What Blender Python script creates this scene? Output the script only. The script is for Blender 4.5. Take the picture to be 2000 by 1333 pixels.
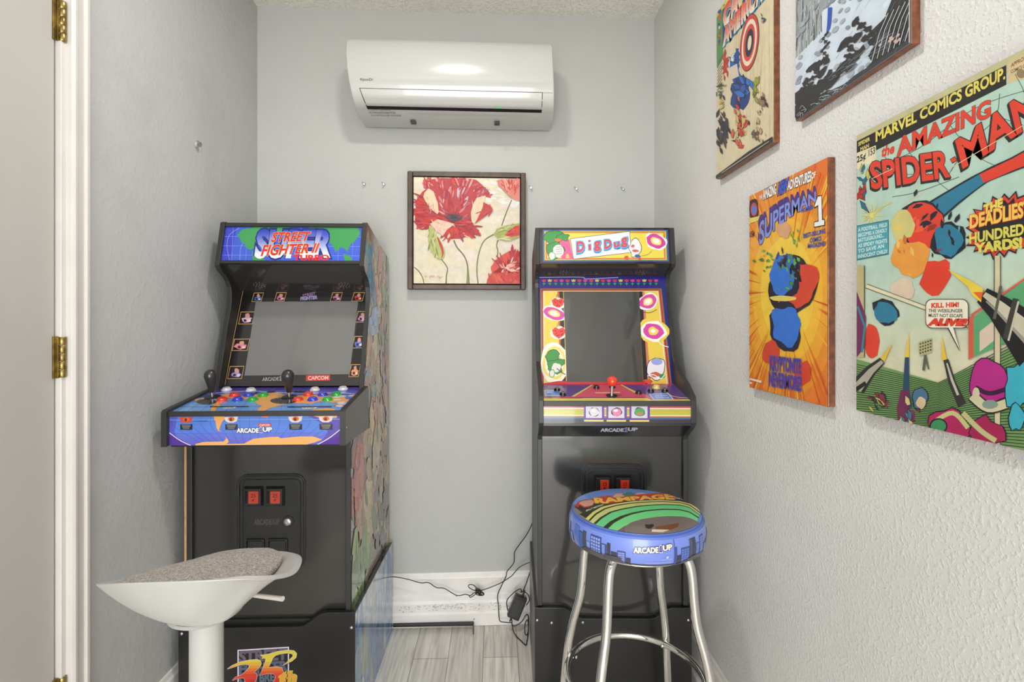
import bpy, bmesh, math, random, mathutils
from mathutils import Vector, Matrix
from mathutils.noise import noise as pnoise
random.seed(7)
for o in list(bpy.data.objects): bpy.data.objects.remove(o)
SC = bpy.context.scene
COL = SC.collection
PI = math.pi
R = math.radians

# ---------------------------------------------------------------- camera, world, lights, exposure
cam_d = bpy.data.cameras.new('camera'); cam = bpy.data.objects.new('camera', cam_d); COL.objects.link(cam)
cam.location = (0, 0, 1.2); cam.rotation_euler = (R(90), 0, R(-1.83))
cam_d.sensor_width = 36; cam_d.lens = 18.0; cam_d.shift_y = -0.01725; cam_d.clip_start = 0.01
SC.camera = cam
w = bpy.data.worlds.new('world'); SC.world = w; w.use_nodes = True
w.node_tree.nodes['Background'].inputs[0].default_value = (0.9, 0.95, 1, 1)
w.node_tree.nodes['Background'].inputs[1].default_value = 0.3
SC.view_settings.view_transform = 'Standard'; SC.view_settings.look = 'None'
SC.view_settings.gamma = 1; SC.view_settings.exposure = 0.0; SC.view_settings.use_curve_mapping = False
def area(name, loc, rot, sx, sy, power, col=(1, 1, 1), shape='RECTANGLE'):
    l = bpy.data.lights.new(name, 'AREA'); l.shape = shape; l.size = sx; l.size_y = sy; l.energy = power; l.color = col
    o = bpy.data.objects.new(name, l); COL.objects.link(o); o.location = loc; o.rotation_euler = rot
    return o
area('ceiling_lamp_light', (-0.16, 1.02, 2.425), (0, 0, 0), 0.13, 0.13, 10.5, (1, 0.985, 0.95), 'DISK')
area('rear_ceiling_fill_light', (-0.15, -0.9, 2.42), (0, 0, 0), 1.2, 1.6, 5, (1, 0.99, 0.97))  # unseen overhead fill added behind the camera, not a known lamp
area('rear_soft_fill_light', (-0.15, -2.0, 0.85), (R(90), 0, 0), 1.4, 1.6, 60, (0.97, 0.985, 1.0))  # large soft fill added behind the camera; there is no window here

# ---------------------------------------------------------------- materials
def lin(c):
    return tuple(((v/255)/12.92 if v/255 <= 0.04045 else (((v/255)+0.055)/1.055)**2.4) for v in c[:3])
_m = {}
def mat(name, c, rough=0.5, metal=0, spec=0.5, coat=0, bump=0, bscale=100, var=0, vscale=5, coatr=0.05):
    if name in _m: return _m[name]
    m = bpy.data.materials.new(name); m.use_nodes = True; nt = m.node_tree; b = nt.nodes['Principled BSDF']
    b.inputs['Base Color'].default_value = (*lin(c), 1); b.inputs['Roughness'].default_value = rough
    b.inputs['Metallic'].default_value = metal; b.inputs['Specular IOR Level'].default_value = spec
    b.inputs['Coat Weight'].default_value = coat; b.inputs['Coat Roughness'].default_value = coatr
    tc = nt.nodes.new('ShaderNodeTexCoord')
    if bump:
        n = nt.nodes.new('ShaderNodeTexNoise'); n.inputs['Scale'].default_value = bscale; n.inputs['Detail'].default_value = 4
        nt.links.new(tc.outputs['Object'], n.inputs['Vector'])
        bp = nt.nodes.new('ShaderNodeBump'); bp.inputs['Strength'].default_value = bump; bp.inputs['Distance'].default_value = 0.002
        nt.links.new(n.outputs['Fac'], bp.inputs['Height']); nt.links.new(bp.outputs['Normal'], b.inputs['Normal'])
    if var:
        n2 = nt.nodes.new('ShaderNodeTexNoise'); n2.inputs['Scale'].default_value = vscale; n2.inputs['Detail'].default_value = 6
        nt.links.new(tc.outputs['Object'], n2.inputs['Vector'])
        cr = nt.nodes.new('ShaderNodeValToRGB')
        cr.color_ramp.elements[0].position = 0.35; cr.color_ramp.elements[1].position = 0.65
        cr.color_ramp.elements[0].color = (*[v*(1-var) for v in lin(c)], 1); cr.color_ramp.elements[1].color = (*[min(1, v*(1+var)) for v in lin(c)], 1)
        nt.links.new(n2.outputs['Fac'], cr.inputs['Fac']); nt.links.new(cr.outputs['Color'], b.inputs['Base Color'])
    _m[name] = m; return m
def print_mat(name, rough=0.35, coat=0.0, bump=0, speck=0, vscale=60, stretch=(1, 1, 1)):
    if name in _m: return _m[name]
    m = bpy.data.materials.new(name); m.use_nodes = True; nt = m.node_tree; b = nt.nodes['Principled BSDF']
    a = nt.nodes.new('ShaderNodeAttribute'); a.attribute_name = 'ink'
    b.inputs['Roughness'].default_value = rough; b.inputs['Coat Weight'].default_value = coat; b.inputs['Coat Roughness'].default_value = 0.04
    src = a.outputs['Color']
    tc = nt.nodes.new('ShaderNodeTexCoord')
    if speck:
        mp = nt.nodes.new('ShaderNodeMapping'); mp.inputs['Scale'].default_value = stretch
        nt.links.new(tc.outputs['Object'], mp.inputs['Vector'])
        n = nt.nodes.new('ShaderNodeTexNoise'); n.inputs['Scale'].default_value = vscale; n.inputs['Detail'].default_value = 5
        nt.links.new(mp.outputs['Vector'], n.inputs['Vector'])
        cr = nt.nodes.new('ShaderNodeValToRGB'); cr.color_ramp.elements[0].position = 0.3; cr.color_ramp.elements[1].position = 0.7
        cr.color_ramp.elements[0].color = (1-speck,)*3+(1,); cr.color_ramp.elements[1].color = (1+speck*0.4,)*3+(1,)
        nt.links.new(n.outputs['Fac'], cr.inputs['Fac'])
        mx = nt.nodes.new('ShaderNodeMix'); mx.data_type = 'RGBA'; mx.blend_type = 'MULTIPLY'; mx.inputs[0].default_value = 1
        nt.links.new(src, mx.inputs[6]); nt.links.new(cr.outputs['Color'], mx.inputs[7]); src = mx.outputs[2]
    nt.links.new(src, b.inputs['Base Color'])
    if bump:
        n = nt.nodes.new('ShaderNodeTexNoise'); n.inputs['Scale'].default_value = 90; n.inputs['Detail'].default_value = 4
        nt.links.new(tc.outputs['Object'], n.inputs['Vector'])
        bp = nt.nodes.new('ShaderNodeBump'); bp.inputs['Strength'].default_value = bump; bp.inputs['Distance'].default_value = 0.002
        nt.links.new(n.outputs['Fac'], bp.inputs['Height']); nt.links.new(bp.outputs['Normal'], b.inputs['Normal'])
    _m[name] = m; return m

def wall_mat(name, c, strength, scale, scuff=0.06, dist=0.003, blotch=True):
    m = bpy.data.materials.new(name); m.use_nodes = True; nt = m.node_tree; b = nt.nodes['Principled BSDF']
    b.inputs['Roughness'].default_value = 0.55; b.inputs['Specular IOR Level'].default_value = 0.3
    tc = nt.nodes.new('ShaderNodeTexCoord')
    n = nt.nodes.new('ShaderNodeTexNoise'); n.inputs['Scale'].default_value = scale; n.inputs['Detail'].default_value = 2; n.inputs['Roughness'].default_value = 0.5
    nt.links.new(tc.outputs['Object'], n.inputs['Vector'])
    r = nt.nodes.new('ShaderNodeValToRGB'); r.color_ramp.elements[0].position = 0.50; r.color_ramp.elements[1].position = 0.66
    nt.links.new(n.outputs['Fac'], r.inputs['Fac'])
    bp = nt.nodes.new('ShaderNodeBump'); bp.inputs['Strength'].default_value = strength; bp.inputs['Distance'].default_value = dist
    nt.links.new(r.outputs['Color'], bp.inputs['Height']); nt.links.new(bp.outputs['Normal'], b.inputs['Normal'])
    n2 = nt.nodes.new('ShaderNodeTexNoise'); n2.inputs['Scale'].default_value = 4.0; n2.inputs['Detail'].default_value = 8; n2.inputs['Roughness'].default_value = 0.62
    nt.links.new(tc.outputs['Object'], n2.inputs['Vector'])
    cr = nt.nodes.new('ShaderNodeValToRGB'); cr.color_ramp.elements[0].position = 0.30; cr.color_ramp.elements[1].position = 0.52
    cr.color_ramp.elements[0].color = (*[v*(1-scuff) for v in lin(c)], 1); cr.color_ramp.elements[1].color = (*lin(c), 1)
    nt.links.new(n2.outputs['Fac'], cr.inputs['Fac']); nt.links.new(cr.outputs['Color'], b.inputs['Base Color'])
    return m

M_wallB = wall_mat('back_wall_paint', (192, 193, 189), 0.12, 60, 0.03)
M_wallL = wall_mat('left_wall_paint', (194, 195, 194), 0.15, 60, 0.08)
M_wallR = wall_mat('right_wall_lit_orange_peel_paint', (218, 217, 214), 0.26, 150, 0.04)  # same grey paint as the other walls, lightened for the light it catches
M_ceil = wall_mat('ceiling_paint', (244, 240, 230), 0.8, 120, 0.03)
M_trim = mat('white_trim_paint', (214, 210, 205), 0.35, var=0.03, vscale=9)
M_trimB = mat('baseboard_paint', (242, 238, 233), 0.3, var=0.04, vscale=14)
M_door = mat('door_paint', (188, 185, 180), 0.4, var=0.02, vscale=3)
M_brass = mat('aged_brass', (150, 130, 80), 0.35, 1, var=0.35, vscale=60)
M_blk = mat('black_laminate', (26, 25, 25), 0.32, coat=0.25, coatr=0.15)
M_blkg = mat('black_gloss_panel', (50, 49, 46), 0.16, coat=0.6, coatr=0.06, bump=0.02, bscale=8)
M_edge = mat('black_edge_trim', (46, 45, 44), 0.4)
M_greyplate = mat('grey_satin_plate', (92, 91, 88), 0.35)
M_tan = mat('raw_board_edge', (190, 146, 100), 0.7, var=0.08, vscale=80)
M_plas = mat('black_moulded_plastic', (34, 34, 34), 0.3, coat=0.2, bump=0.05, bscale=300)
M_hole = mat('dark_recess', (8, 8, 8), 0.8)
M_steel = mat('steel_screw', (190, 190, 188), 0.25, 1)
M_chrome = mat('chrome', (225, 224, 220), 0.06, 1)
M_red = mat('red_coin_button', (200, 60, 35), 0.25, coat=0.5)
M_white = mat('white_plastic', (196, 195, 191), 0.18, coat=0.5)
M_stoolw = mat('matt_white_stool_shell', (192, 191, 187), 0.35)
M_ledge = mat('green_indicator', (60, 200, 110), 0.3)
M_frame = mat('bronze_frame', (86, 72, 64), 0.4, 0.3, var=0.2, vscale=30)
M_wood = mat('mahogany_edge', (120, 66, 34), 0.35, coat=0.3, var=0.35, vscale=70)
M_cable = mat('black_cable', (30, 28, 27), 0.4)
M_canvas = print_mat('painted_canvas', 0.4, 0.1, bump=0.5, speck=0.10, vscale=50)
M_print = print_mat('gloss_print', 0.3, 0.3)
M_poster = print_mat('laminated_cover_print', 0.42, 0.15, speck=0.10, vscale=40)
M_deck = print_mat('control_deck_print', 0.25, 0.4)
M_vinyl = print_mat('printed_vinyl', 0.3, 0.5)

# ---------------------------------------------------------------- object helpers
ORG = {}
def thing(name, label, cat, loc, group=None, rotz=0):
    o = bpy.data.objects.new(name, None); COL.objects.link(o); o.location = loc; o.rotation_euler = (0, 0, rotz)
    o.empty_display_size = 0.05
    o['label'] = label; o['category'] = cat
    if group: o['group'] = group
    ORG[o] = Vector(loc); return o
def tag(o, label, cat, group=None):
    o['label'] = label; o['category'] = cat
    if group: o['group'] = group
    return o
class MB:
    """collects shapes (world design coordinates) into ONE mesh"""
    def __init__(s): s.v = []; s.f = []; s.m = []
    def add(s, vs, fs, mi=0):
        b = len(s.v); s.v += [tuple(v) for v in vs]; s.f += [tuple(b+i for i in f) for f in fs]; s.m += [mi]*len(fs); return s
    def box(s, x0, x1, y0, y1, z0, z1, mi=0, T=None):
        vs = [Vector((x, y, z)) for x in (x0, x1) for y in (y0, y1) for z in (z0, z1)]
        if T: vs = [T @ v for v in vs]
        return s.add(vs, [(0, 1, 3, 2), (4, 6, 7, 5), (0, 4, 5, 1), (2, 3, 7, 6), (0, 2, 6, 4), (1, 5, 7, 3)], mi)
    def prism(s, prof, x0, x1, mi=0, T=None, axis='x'):
        """profile (a,b) extruded; axis x: (y,z) along x; axis y: (x,z) along y; axis z: (x,y) along z"""
        n = len(prof); vs = []
        for e in (x0, x1):
            for a, b in prof:
                vs.append(Vector({'x': (e, a, b), 'y': (a, e, b), 'z': (a, b, e)}[axis]))
        if T: vs = [T @ v for v in vs]
        fs = [tuple(range(n)), tuple(range(2*n-1, n-1, -1))] + [(i, n+i, n+(i+1) % n, (i+1) % n) for i in range(n)]
        return s.add(vs, fs, mi)
    def lathe(s, prof, T, seg=32, mi=0, cap=True):
        """(r,z) profile about local z, T places it"""
        vs = []; n = len(prof)
        for r, z in prof:
            for k in range(seg):
                a = 2*PI*k/seg; vs.append(T @ Vector((r*math.cos(a), r*math.sin(a), z)))
        fs = [(i*seg+k, i*seg+(k+1) % seg, (i+1)*seg+(k+1) % seg, (i+1)*seg+k) for i in range(n-1) for k in range(seg)]
        if cap: fs += [tuple(reversed(range(seg))), tuple(range((n-1)*seg, n*seg))]
        return s.add(vs, fs, mi)
    def tube(s, pts, r, seg=12, closed=False, mi=0, smooth=0):
        pts = [Vector(p) for p in pts]
        rs = r if isinstance(r, (list, tuple)) else [r]*len(pts)
        if smooth:
            pts = spline(pts, smooth, closed); rs = [rs[0]]*len(pts)
        n = len(pts); vs = []
        up = None
        for i in range(n):
            a = pts[(i-1) % n] if (closed or i > 0) else pts[0]; b = pts[(i+1) % n] if (closed or i < n-1) else pts[-1]
            t = (b-a).normalized()
            if up is None:
                up = t.cross(Vector((0, 0, 1)));
                if up.length < 0.1: up = t.cross(Vector((1, 0, 0)))
                up.normalize()
            up = (up - t*up.dot(t))
            if up.length < 1e-5: up = t.orthogonal()
            up.normalize(); w2 = t.cross(up)
            for k in range(seg):
                an = 2*PI*k/seg; vs.append(pts[i] + (up*math.cos(an)+w2*math.sin(an))*rs[i])
        m = n if closed else n-1
        fs = [(i*seg+k, i*seg+(k+1) % seg, ((i+1) % n)*seg+(k+1) % seg, ((i+1) % n)*seg+k) for i in range(m) for k in range(seg)]
        if not closed: fs += [tuple(reversed(range(seg))), tuple(range((n-1)*seg, n*seg))]
        return s.add(vs, fs, mi)
    def build(s, name, mats, parent=None, bevel=0, smooth=False, seg=2, label=None, subd=0):
        me = bpy.data.meshes.new(name)
        org = Vector((0, 0, 0)); p = parent
        while p is not None:
            if p in ORG: org = ORG[p]
            p = p.parent
        me.from_pydata([tuple(Vector(v)-org) for v in s.v], [], s.f)
        if not isinstance(mats, (list, tuple)): mats = [mats]
        for m in mats: me.materials.append(m)
        for i, p in enumerate(me.polygons): p.material_index = s.m[i]
        bm = bmesh.new(); bm.from_mesh(me); bmesh.ops.recalc_face_normals(bm, faces=bm.faces); bm.to_mesh(me); bm.free()
        o = bpy.data.objects.new(name, me); COL.objects.link(o)
        if parent: o.parent = parent
        if smooth:
            for p in me.polygons: p.use_smooth = True
            try: me.set_sharp_from_angle(angle=R(40))
            except Exception: pass
        if bevel:
            b = o.modifiers.new('bevel', 'BEVEL'); b.width = bevel; b.segments = seg; b.limit_method = 'ANGLE'; b.angle_limit = R(35)
            b.harden_normals = False
        if subd:
            sd = o.modifiers.new('sub', 'SUBSURF'); sd.levels = subd; sd.render_levels = subd
        if label: o['label'] = label
        return o
def struct(o): o['kind'] = 'structure'; return o
def spline(pts, k, closed=False):
    n = len(pts); out = []
    m = n if closed else n-1
    for i in range(m):
        g = (lambda j: pts[j % n]) if closed else (lambda j: pts[max(0, min(n-1, j))])
        p0, p1, p2, p3 = g(i-1), g(i), g(i+1), g(i+2)
        for j in range(k):
            t = j/k
            out.append(0.5*((2*p1)+(p2-p0)*t+(2*p0-5*p1+4*p2-p3)*t*t+(3*p1-p0-3*p2+p3)*t**3))
    if not closed: out.append(pts[-1].copy())
    return out
def lerp(a, b, t): return a+(b-a)*t
def TR(x, y, z, rx=0, ry=0, rz=0): return Matrix.Translation((x, y, z)) @ Matrix.Rotation(rz, 4, 'Z') @ Matrix.Rotation(ry, 4, 'Y') @ Matrix.Rotation(rx, 4, 'X')
def copy_tree(o, parent=None):
    c = o.copy(); COL.objects.link(c)
    if parent: c.parent = parent
    for ch in [q for q in bpy.data.objects if q.parent == o]: copy_tree(ch, c)
    return c

# ---------------------------------------------------------------- flat printed artwork, drawn as inked polygons on its own plane
_tc = {}
def text_mesh(s, off):
    k = (s, off)
    if k in _tc: return _tc[k]
    c = bpy.data.curves.new('t', 'FONT'); c.body = s; c.offset = off; c.resolution_u = 3
    o = bpy.data.objects.new('t', c); me = o.to_mesh()
    r = ([(v.co.x, v.co.y) for v in me.vertices], [tuple(p.vertices) for p in me.polygons])
    o.to_mesh_clear(); bpy.data.objects.remove(o); bpy.data.curves.remove(c); _tc[k] = r; return r
def solve8(src, dst):
    A = []; B = []
    for (x, y), (u, v) in zip(src, dst):
        A.append([x, y, 1, 0, 0, 0, -u*x, -u*y]); B.append(u)
        A.append([0, 0, 0, x, y, 1, -v*x, -v*y]); B.append(v)
    n = 8
    for i in range(n):
        p = max(range(i, n), key=lambda r: abs(A[r][i])); A[i], A[p] = A[p], A[i]; B[i], B[p] = B[p], B[i]
        for r in range(i+1, n):
            f = A[r][i]/A[i][i]
            for c in range(i, n): A[r][c] -= f*A[i][c]
            B[r] -= f*B[i]
    X = [0]*n
    for i in reversed(range(n)): X[i] = (B[i]-sum(A[i][c]*X[c] for c in range(i+1, n)))/A[i][i]
    return X
def clip_poly(pts, clip):
    out = pts
    n = len(clip)
    for i in range(n):
        ax, ay = clip[i]; bx, by = clip[(i+1) % n]
        ins = lambda p: (bx-ax)*(p[1]-ay)-(by-ay)*(p[0]-ax) >= -1e-12
        inp = out; out = []
        if not inp: return []
        for j in range(len(inp)):
            p = inp[j]; q = inp[(j+1) % len(inp)]
            ip, iq = ins(p), ins(q)
            if ip: out.append(p)
            if ip != iq:
                d1 = (bx-ax)*(p[1]-ay)-(by-ay)*(p[0]-ax); d2 = (bx-ax)*(q[1]-ay)-(by-ay)*(q[0]-ax)
                t = d1/(d1-d2); out.append((p[0]+(q[0]-p[0])*t, p[1]+(q[1]-p[1])*t))
    return out
class Art:
    """src quad (BL,BR,TR,TL) of the drawing sheet -> the print's own plane in metres"""
    def __init__(s, W, H, src=None, dst=None, clips=None, dz=1.2e-5, z0=3e-4):
        s.W, s.H = W, H
        if src is None: src = [(0, 0), (W, 0), (W, H), (0, H)]
        s.h = solve8(src, dst or [(0, 0), (W, 0), (W, H), (0, H)])
        s.clips = clips or [[(0, 0), (W, 0), (W, H), (0, H)]]
        s.dz = dz; s.n = z0; s.polys = []; s.cell = None
    def m(s, p):
        x, y = p; h = s.h; d = h[6]*x+h[7]*y+1
        return ((h[0]*x+h[1]*y+h[2])/d, (h[3]*x+h[4]*y+h[5])/d)
    def up(s): s.n += s.dz
    def _put(s, pts, col):
        for cl in s.clips:
            q = clip_poly(pts, cl)
            if len(q) > 2: s.polys.append((q, s.n, col))
    def bg(s, col):
        for cl in s.clips: s.polys.append((list(cl), s.n, col))
        s.up()
    def poly(s, pts, col, up=True):
        q = [s.m(p) for p in pts]
        a = sum(q[i][0]*q[(i+1) % len(q)][1]-q[(i+1) % len(q)][0]*q[i][1] for i in range(len(q)))
        if a < 0: q.reverse()
        s._put(q, col)
        if up: s.up()
    def rect(s, x0, y0, x1, y1, col, up=True): s.poly([(x0, y0), (x1, y0), (x1, y1), (x0, y1)], col, up)
    def ell(s, cx, cy, rx, ry, col, n=24, rot=0, up=True):
        c, q = math.cos(rot), math.sin(rot)
        s.poly([(cx+rx*math.cos(2*PI*k/n)*c-ry*math.sin(2*PI*k/n)*q, cy+rx*math.cos(2*PI*k/n)*q+ry*math.sin(2*PI*k/n)*c) for k in range(n)], col, up)
    def line(s, pts, w, col, smooth=0, taper=False, up=True):
        P = [Vector((x, y)) for x, y in pts]
        if smooth: P = spline(P, smooth)
        n = len(P); L = []; Rr = []
        for i in range(n):
            t = (P[min(n-1, i+1)]-P[max(0, i-1)])
            if t.length < 1e-9: t = Vector((1, 0))
            t.normalize(); nn = Vector((-t.y, t.x)); ww = w/2 if not isinstance(w, (tuple, list)) else 0
            if isinstance(w, (tuple, list)):
                f = i/(n-1)*(len(w)-1); a = int(min(f, len(w)-2)); ww = lerp(w[a], w[a+1], f-a)/2
            elif taper: ww = w/2*math.sin(PI*(0.08+0.84*i/(n-1)))
            L.append(P[i]+nn*ww); Rr.append(P[i]-nn*ww)
        for i in range(n-1):
            s.poly([tuple(L[i]), tuple(L[i+1]), tuple(Rr[i+1]), tuple(Rr[i])], col, False)
        if up: s.up()
    def blob(s, cx, cy, rx, ry, col, n=18, j=0.25, rot=0, out=None, ow=0, up=True):
        c, q = math.cos(rot), math.sin(rot); ph = random.random()*100; pts = []
        for k in range(n):
            a = 2*PI*k/n; f = 1+j*pnoise(Vector((math.cos(a)*1.7+ph, math.sin(a)*1.7, ph)))*1.6
            x, y = rx*f*math.cos(a), ry*f*math.sin(a); pts.append((cx+x*c-y*q, cy+x*q+y*c))
        if out:
            pts2 = [(cx+(x-cx)*(1+ow/max(rx, 1e-6)), cy+(y-cy)*(1+ow/max(ry, 1e-6))) for x, y in pts]; s.poly(pts2, out)
        s.poly(pts, col, up)
    def text(s, t, bl, br, h, col, h2=None, slant=0, off=0.02, outline=None, oo=0.06, shadow=None, sh=(0, 0), warp=None, grad=None):
        """baseline bl->br in drawing units, heights h (left) and h2 (right); drawing y grows downward when src does"""
        h2 = h if h2 is None else h2
        V0, F0 = text_mesh(t, 0.0)
        if not V0: return
        xs = [v[0] for v in V0]; ys = [v[1] for v in V0]; x0, x1, y0, y1 = min(xs), max(xs), min(ys), max(ys)
        def place(dx=0, dy=0):
            def f(v):
                u = (v[0]-x0)/(x1-x0); q = (v[1]-y0)/(y1-y0)
                hh = lerp(h, h2, u)
                x = lerp(bl[0], br[0], u)+slant*q+dx; y = lerp(bl[1], br[1], u)-hh*q+dy
                if warp: x, y = warp(x, y, u, q)
                return s.m((x, y))
            return f
        def put(o, c, f, g=None):
            V, F = text_mesh(t, o); Q = [f(v) for v in V]
            for fc in F:
                q = [Q[i] for i in fc]
                a = sum(q[i][0]*q[(i+1) % len(q)][1]-q[(i+1) % len(q)][0]*q[i][1] for i in range(len(q)))
                if a < 0: q.reverse()
                cc = c
                if g:
                    qy = sum((V[i][1]-y0)/(y1-y0) for i in fc)/len(fc); qy = max(0, min(1, qy))
                    cc = [tuple(lerp(g[0][k], g[1][k], max(0, min(1, (V[i][1]-y0)/(y1-y0)))) for k in range(3)) for i in fc]
                    if a < 0: cc.reverse()
                    s.polys.append((q, s.n, cc)); continue
                s._put(q, cc)
            s.up()
        if shadow:
            N = 4
            for k in range(N, 0, -1): put(oo if outline else off, shadow, place(sh[0]*k/N, sh[1]*k/N))
        if outline: put(oo, outline, place())
        put(off, col, place(), grad)
    def build(s, name, m, parent, O=None, U=None, V=None, N=None, fn=None, cell=None, label=None):
        org = Vector((0, 0, 0)); p = parent
        while p is not None:
            if p in ORG: org = ORG[p]
            p = p.parent
        if fn is None:
            O, U, V, N = Vector(O), Vector(U), Vector(V), Vector(N)
            fn = lambda u, v, n: O+U*u+V*v+N*n
        polys = s.polys
        if cell:
            out = []; tris = []
            for q, n, c in polys:
                if len(q) > 4:
                    for t_ in mathutils.geometry.tessellate_polygon([[Vector((p_[0], p_[1], 0)) for p_ in q]]):
                        t3 = [q[i] for i in t_]
                        if sum(t3[i][0]*t3[(i+1) % 3][1]-t3[(i+1) % 3][0]*t3[i][1] for i in range(3)) < 0: t3.reverse()
                        tris.append((t3, n, c))
                else: tris.append((q, n, c))
            for q, n, c in tris:
                xs = [p[0] for p in q]; ys = [p[1] for p in q]
                for i in range(int(math.floor(min(xs)/cell[0])), int(math.floor(max(xs)/cell[0]))+1):
                    q1 = clip_poly(q, [(i*cell[0], -9), ((i+1)*cell[0], -9), ((i+1)*cell[0], 9), (i*cell[0], 9)])
                    if len(q1) < 3: continue
                    if not cell[1]: out.append((q1, n, c)); continue
                    for k in range(int(math.floor(min(ys)/cell[1])), int(math.floor(max(ys)/cell[1]))+1):
                        q2 = clip_poly(q1, [(-9, k*cell[1]), (9, k*cell[1]), (9, (k+1)*cell[1]), (-9, (k+1)*cell[1])])
                        if len(q2) > 2: out.append((q2, n, c))
            polys = out
        vs = []; fs = []; cs = []
        for q, n, c in polys:
            b = len(vs)
            for i, (u, v) in enumerate(q):
                vs.append(tuple(Vector(fn(u, v, n))-org)); cc = c[i] if isinstance(c, list) else c
                cs += [*lin(cc), 1.0]
            fs.append(tuple(range(b, b+len(q))))
        me = bpy.data.meshes.new(name); me.from_pydata(vs, [], fs); me.materials.append(m)
        at = me.color_attributes.new('ink', 'FLOAT_COLOR', 'POINT'); at.data.foreach_set('color', cs)
        o = bpy.data.objects.new(name, me); COL.objects.link(o); o.parent = parent
        if label: o['label'] = label
        return o
WH = (240, 240, 236); BK = (18, 18, 20)
def arcade_logo(A, bl, br, h, dark=(40, 45, 110), lite=(238, 238, 240), h2=None, mid=(70, 80, 200)):
    """the maker's wordmark: ARCADE1UP"""
    f = lambda t: (lerp(bl[0], br[0], t), lerp(bl[1], br[1], t))
    A.text('ARCADE', f(0), f(0.62), h, lite, off=0.05, outline=dark, oo=0.12)
    one = [(0.0, 0.78), (0.45, 1.0), (0.75, 1.0), (0.75, 0.2), (1.0, 0.2), (1.0, 0.0), (0.05, 0.0), (0.05, 0.2), (0.32, 0.2), (0.32, 0.74), (0.0, 0.62)]
    p0, p1 = f(0.655), f(0.725)
    q_ = [(lerp(p0[0], p1[0], a), lerp(p0[1], p1[1], a)-h*1.25*b_) for a, b_ in one]; cx_, cy_ = (p0[0]+p1[0])/2, p0[1]-h*0.62
    A.poly([(cx_+(x-cx_)*1.35, cy_+(y-cy_)*1.16) for x, y in q_], lite); A.poly(q_, mid)
    A.text('UP', (f(0.75)[0], f(0.75)[1]-h*0.25), (f(1)[0], f(1)[1]-h*0.25), h*0.95, lite, off=0.05, outline=dark, oo=0.12)

# ================================================================= THE ROOM
XL, XR, YF, ZC = -0.935, 0.648, -2.2, 2.445
yb = lambda x: 2.06+0.021*x                # the back wall runs very slightly askew
struct(MB().box(XL-0.1, XR+0.1, YF-0.1, 2.2, ZC, ZC+0.1).build('ceiling', M_ceil))
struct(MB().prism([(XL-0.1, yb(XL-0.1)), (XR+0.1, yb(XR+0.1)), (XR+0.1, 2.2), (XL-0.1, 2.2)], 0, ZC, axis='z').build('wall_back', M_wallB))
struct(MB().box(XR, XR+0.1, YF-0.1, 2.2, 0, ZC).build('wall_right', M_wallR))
struct(MB().box(XL-0.1, XR+0.1, YF-0.1, YF, 0, ZC).build('wall_front', M_wallB))
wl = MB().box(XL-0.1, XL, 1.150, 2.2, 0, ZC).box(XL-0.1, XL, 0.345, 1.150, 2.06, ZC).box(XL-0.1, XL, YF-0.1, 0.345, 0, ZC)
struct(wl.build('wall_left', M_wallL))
# floor: pale grey wood-look planks running towards the back wall
m = bpy.data.materials.new('grey_plank_vinyl'); m.use_nodes = True; nt = m.node_tree; b = nt.nodes['Principled BSDF']
b.inputs['Roughness'].default_value = 0.4
tc = nt.nodes.new('ShaderNodeTexCoord'); mp = nt.nodes.new('ShaderNodeMapping'); mp.inputs['Rotation'].default_value = (0, 0, R(90)); mp.inputs['Location'].default_value = (0.37, 0.045, 0)
nt.links.new(tc.outputs['Object'], mp.inputs['Vector'])
br = nt.nodes.new('ShaderNodeTexBrick'); br.inputs['Scale'].default_value = 1; br.inputs['Brick Width'].default_value = 0.62; br.inputs['Row Height'].default_value = 0.125
br.inputs['Mortar Size'].default_value = 0.0012; br.inputs['Mortar'].default_value = (*lin((140, 136, 130)), 1)
br.inputs['Color1'].default_value = (*lin((244, 240, 232)), 1); br.inputs['Color2'].default_value = (*lin((224, 220, 213)), 1); br.offset = 0.37
nt.links.new(mp.outputs['Vector'], br.inputs['Vector'])
mp2 = nt.nodes.new('ShaderNodeMapping'); mp2.inputs['Scale'].default_value = (34, 2.2, 1); nt.links.new(tc.outputs['Object'], mp2.inputs['Vector'])
n = nt.nodes.new('ShaderNodeTexNoise'); n.inputs['Scale'].default_value = 2.0; n.inputs['Detail'].default_value = 8; n.inputs['Distortion'].default_value = 0.8; nt.links.new(mp2.outputs['Vector'], n.inputs['Vector'])
cr = nt.nodes.new('ShaderNodeValToRGB'); cr.color_ramp.elements[0].position = 0.33; cr.color_ramp.elements[1].position = 0.62
cr.color_ramp.elements[0].color = (0.72, 0.70, 0.67, 1); cr.color_ramp.elements[1].color = (1.05, 1.04, 1.02, 1); nt.links.new(n.outputs['Fac'], cr.inputs['Fac'])
mx = nt.nodes.new('ShaderNodeMix'); mx.data_type = 'RGBA'; mx.blend_type = 'MULTIPLY'; mx.inputs[0].default_value = 1
nt.links.new(br.outputs['Color'], mx.inputs[6]); nt.links.new(cr.outputs['Color'], mx.inputs[7]); nt.links.new(mx.outputs[2], b.inputs['Base Color'])
struct(MB().box(XL-0.1, XR+0.1, YF-0.1, 2.2, -0.1, 0).build('floor', m))

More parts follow.
